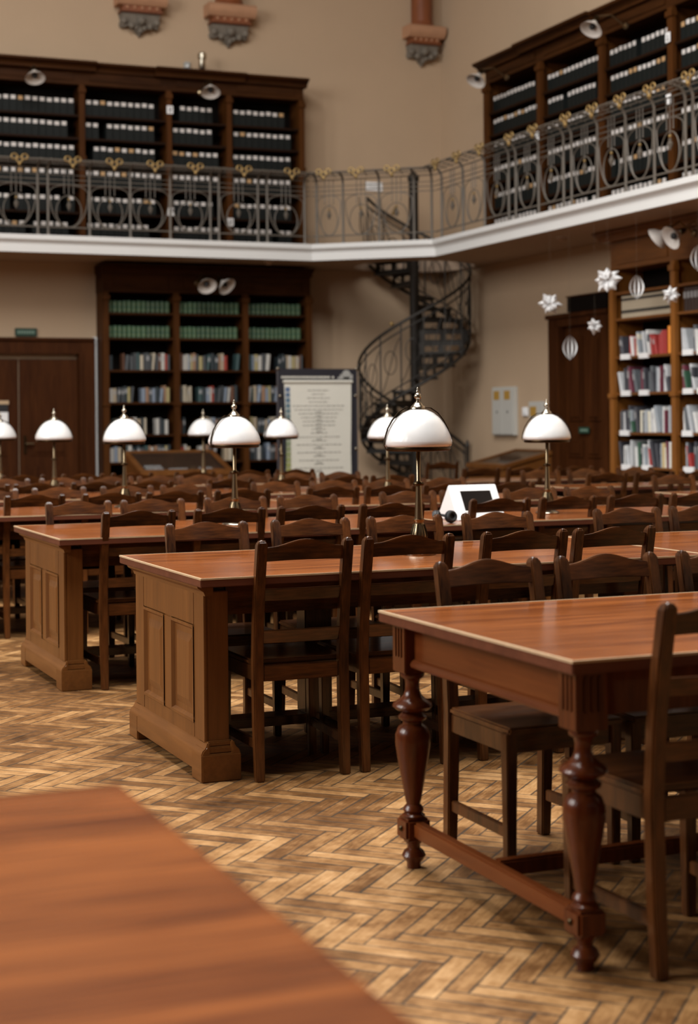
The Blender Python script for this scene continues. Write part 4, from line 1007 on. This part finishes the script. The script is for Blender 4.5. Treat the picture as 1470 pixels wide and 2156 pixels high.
CB_ = {
 (2, 'far'): (7.10, .900, [4.47, 4.92, 5.38]), (2, 'near'): (5.78, .913, [4.30, 4.75, 5.2]),
 (3, 'near'): (8.27, .904, [4.37, 4.815, 5.275, 5.72]), (3, 'far'): (9.40, .905, [4.30, 4.72, 5.18, 5.63]),
 (4, 'near'): (10.34, .904, [4.175, 4.61, 5.045, 5.55]), (4, 'far'): (11.50, .903, [4.17, 4.64, 5.08, 5.57]),
 (5, 'near'): (12.26, .904, [4.07, 4.59, 5.065, 5.48]), (5, 'far'): (13.30, .904, [4.145, 4.59, 5.005, 5.43]),
 (6, 'near'): (14.20, .905, [4.38, 4.905, 5.35]),
 }
for (r, side), (y, zt, xs) in CB_.items():
    for i, x in enumerate(xs):
        chair(x, y, zt, side == 'far', 'slat-back wooden chair, %s along %s side of inner table, panel-ended row %s' % (ORD[i], side, {2: 'one', 3: 'two', 4: 'three', 5: 'four', 6: 'five'}[r]), 'slat-back chairs around the tables')
for nm, side, y, xs in (('nearest', 'far', 10.88, [7.28, 7.76]), ('middle', 'near', 11.62, [7.14, 7.60, 8.05]), ('middle', 'far', 12.64, [7.07, 7.54, 8.05]), ('farthest', 'near', 13.38, [6.875, 7.33, 7.87])):
    for i, x in enumerate(xs):
        chair(x, y, .905, side == 'far', 'dark wooden slat-back chair, %s along the %s side of the %s side desk' % (ORD[i], side, nm), 'slat-back chairs around the tables')
chair(7.55, 15.6, .905, False, 'lone wooden slat-back chair before the spiral stair', 'slat-back chairs around the tables')

# ------------------------------------------------------------------ table lamps
def make_lamp():
    t = thing('table_lamp', 'x', 'lamp')
    MB().lathe([(.001, 0), (.072, 0), (.074, .006), (.070, .012), (.058, .017), (.040, .022), (.026, .034), (.020, .05), (.001, .05)], 32).build('base', M['nickel'], t, smooth=True, angle=50)
    b = MB().lathe([(.018, .048), (.027, .056), (.036, .070), (.036, .086), (.030, .108), (.023, .130), (.020, .142), (.024, .146), (.024, .152), (.017, .156)], 24).build('bell', M['brass'], t, smooth=True, angle=60)
    m = MB()
    for k in range(14):
        a = 2 * pi * k / 14; m.tube([((r + .001) * cos(a), (r + .001) * sin(a), z) for r, z in ((.034, .066), (.036, .086), (.030, .108), (.023, .130))], .0022, 5)
    m.build('fluting', M['bronze'], b, smooth=True)
    MB().lathe([(.0185, .154), (.0165, .19), (.0135, .25), (.012, .298), (.020, .302), (.021, .307), (.014, .313), (.010, .318), (.010, .60), (.001, .60)], 20).build('stem', M['brass'], t, smooth=True, angle=40)
    MB().lathe([(.022, .298), (.0245, .305), (.022, .311)], 20).build('collar', M['bronze'], t, smooth=True)
    sh = MB().lathe([(.128, .462), (.142, .466), (.1475, .476), (.1465, .490), (.141, .510), (.130, .536), (.114, .564), (.093, .590), (.068, .611), (.040, .624), (.022, .627), (.022, .622), (.066, .605), (.110, .560), (.136, .508), (.140, .480), (.130, .470)], 48).build('lamp_shade', M['opal'], t, smooth=True, angle=60)
    MB().lathe([(.118, .446), (.137, .448), (.141, .456), (.139, .464), (.120, .464), (.118, .455)], 40).build('shade_ring', M['bronze'], t, smooth=True, angle=50)
    MB().lathe([(.034, .622), (.035, .628), (.030, .640), (.024, .644), (.018, .652), (.012, .658), (.001, .66)], 24).build('shade_cap', M['nickel'], t, smooth=True, angle=40)
    for k in range(3):
        a = R((172, 356, 84)[k])
        prof = [(.030, .634), (.060, .633), (.092, .612), (.118, .580), (.138, .545), (.150, .505), (.154, .475), (.146, .456)]
        m = MB(); w_ = .006; vs = []
        for r, z in prof:
            for s in (-1, 1): vs.append((r * cos(a) - s * w_ * sin(a), r * sin(a) + s * w_ * cos(a), z))
            for s in (1, -1): vs.append(((r - .003) * cos(a) - s * w_ * sin(a), (r - .003) * sin(a) + s * w_ * cos(a), z - .003))
        k_ = len(prof)
        m.add(vs, [(0, 1, 2, 3), tuple(range(4 * k_ - 4, 4 * k_))] + [(j * 4 + i, j * 4 + (i + 1) % 4, j * 4 + 4 + (i + 1) % 4, j * 4 + 4 + i) for j in range(k_ - 1) for i in range(4)])
        m.build('shade_arm', M['bronze'], t, smooth=True)
    MB().lathe([(.008, .655), (.010, .660), (.006, .665), (.015, .675), (.017, .684), (.012, .693), (.006, .698), (.0075, .704), (.004, .709), (.005, .714), (.0035, .720), (.001, .722)], 16).build('finial', M['nickel'], t, smooth=True, angle=60)
    return t
LA = make_lamp()
LAMPS = [(2.97, 6.375, 'white-domed brass lamp standing on the first panel-ended table row', 1.0), (2.90, 8.66, 'white-domed brass lamp on the aisle table, second panel-ended row', .97), (2.83, 10.80, 'white-domed brass lamp on the aisle table, third panel-ended row', .965),
         (2.78, 12.78, 'white-domed brass lamp before the double door, fourth panel-ended row', .96), (2.72, 14.76, 'white-domed brass lamp cut by the frame, fifth panel-ended row', .95),
         (4.93, 8.72, 'white-domed brass lamp beside the white tablet stand, second row', .97), (4.80, 10.83, 'white-domed brass lamp partly hidden behind the front lamp, third row', .96), (4.70, 12.80, 'white-domed brass lamp in front of the poster board, fourth row', .955), (4.64, 14.78, 'farthest white-domed brass lamp, before the end wall display case', .965)]
for i, (x, y, lab, s) in enumerate(LAMPS):
    l = LA if i == 0 else dup(LA)
    l.location = (x, y, TZ + .001); l.scale = (1, 1, s); l.rotation_euler = (0, 0, 0 if i == 0 else rc.uniform(-.5, .5)); l['label'] = lab; l['group'] = 'white-domed lamps on the tables'

# ------------------------------------------------------------------ tablet stand and headphones
t = thing('tablet_stand', 'white tent-shaped tablet stand with a black screen on a table', 'tablet stand', (4.30, 8.36, TZ), R(2))
y1, z1, y2, W2 = .125, .205, .27, .158
MB().add([(-W2, 0, 0), (W2, 0, 0), (W2, y1, z1), (-W2, y1, z1), (-W2, y2, 0), (W2, y2, 0)], [(0, 1, 2, 3), (3, 2, 5, 4), (0, 3, 4), (1, 5, 2), (0, 4, 5, 1)]).build('stand_body', M['whitepl'], t, bevel=.006)
def fp(x, f, off): # point on sloped front
    nx = Vector((0, -z1, y1)).normalized() * off
    return (x, y1 * f + nx.y, z1 * f + nx.z)
s = MB(); s.hexa([fp(-.095, .26, -.002), fp(.105, .26, -.002), fp(.105, .80, -.002), fp(-.095, .80, -.002), fp(-.095, .26, .0015), fp(.105, .26, .0015), fp(.105, .80, .0015), fp(-.095, .80, .0015)]); s.build('screen', M['screen'], t)
b = MB()
for x0, x1, f0, f1 in ((-.104, -.095, .22, .84), (.105, .114, .22, .84), (-.095, .105, .80, .84), (-.095, .105, .22, .26)):
    b.hexa([fp(x0, f0, -.002), fp(x1, f0, -.002), fp(x1, f1, -.002), fp(x0, f1, -.002), fp(x0, f0, .003), fp(x1, f0, .003), fp(x1, f1, .003), fp(x0, f1, .003)])
b.build('screen_bezel', M['whitepl'], t)
h = thing('headphones', 'black headphones lying beside the white tablet stand', 'headphones', (3.985, 8.21, TZ), R(-8))
for sx, yy, rz in ((-.040, .035, 1.05), (.034, .0, .25)):
    T = Matrix.Translation((sx, yy, .036)) @ Matrix.Rotation(rz, 4, 'Z') @ Matrix.Rotation(R(80), 4, 'X')
    c = MB().lathe([(.001, -.014), (.032, -.014), (.037, .0), (.035, .011), (.001, .011)], 20, T=T).build('ear_cup', M['rubber'], h, smooth=True, angle=50)
    MB().tube([(T @ Vector((.024 * cos(a), .024 * sin(a), .016))) for a in [2 * pi * i / 18 for i in range(18)]], .010, 8, closed=True).build('ear_pad', M['rubber'], c, smooth=True)
MB().tube([(-.040 + .037 * (1 - cos(a)), .035 - .0175 * (1 - cos(a)) + .10 * sin(a), .03 + .012 * sin(a)) for a in [pi * i / 14 for i in range(15)]], .008, 8).build('headband', M['rubber'], h, smooth=True)
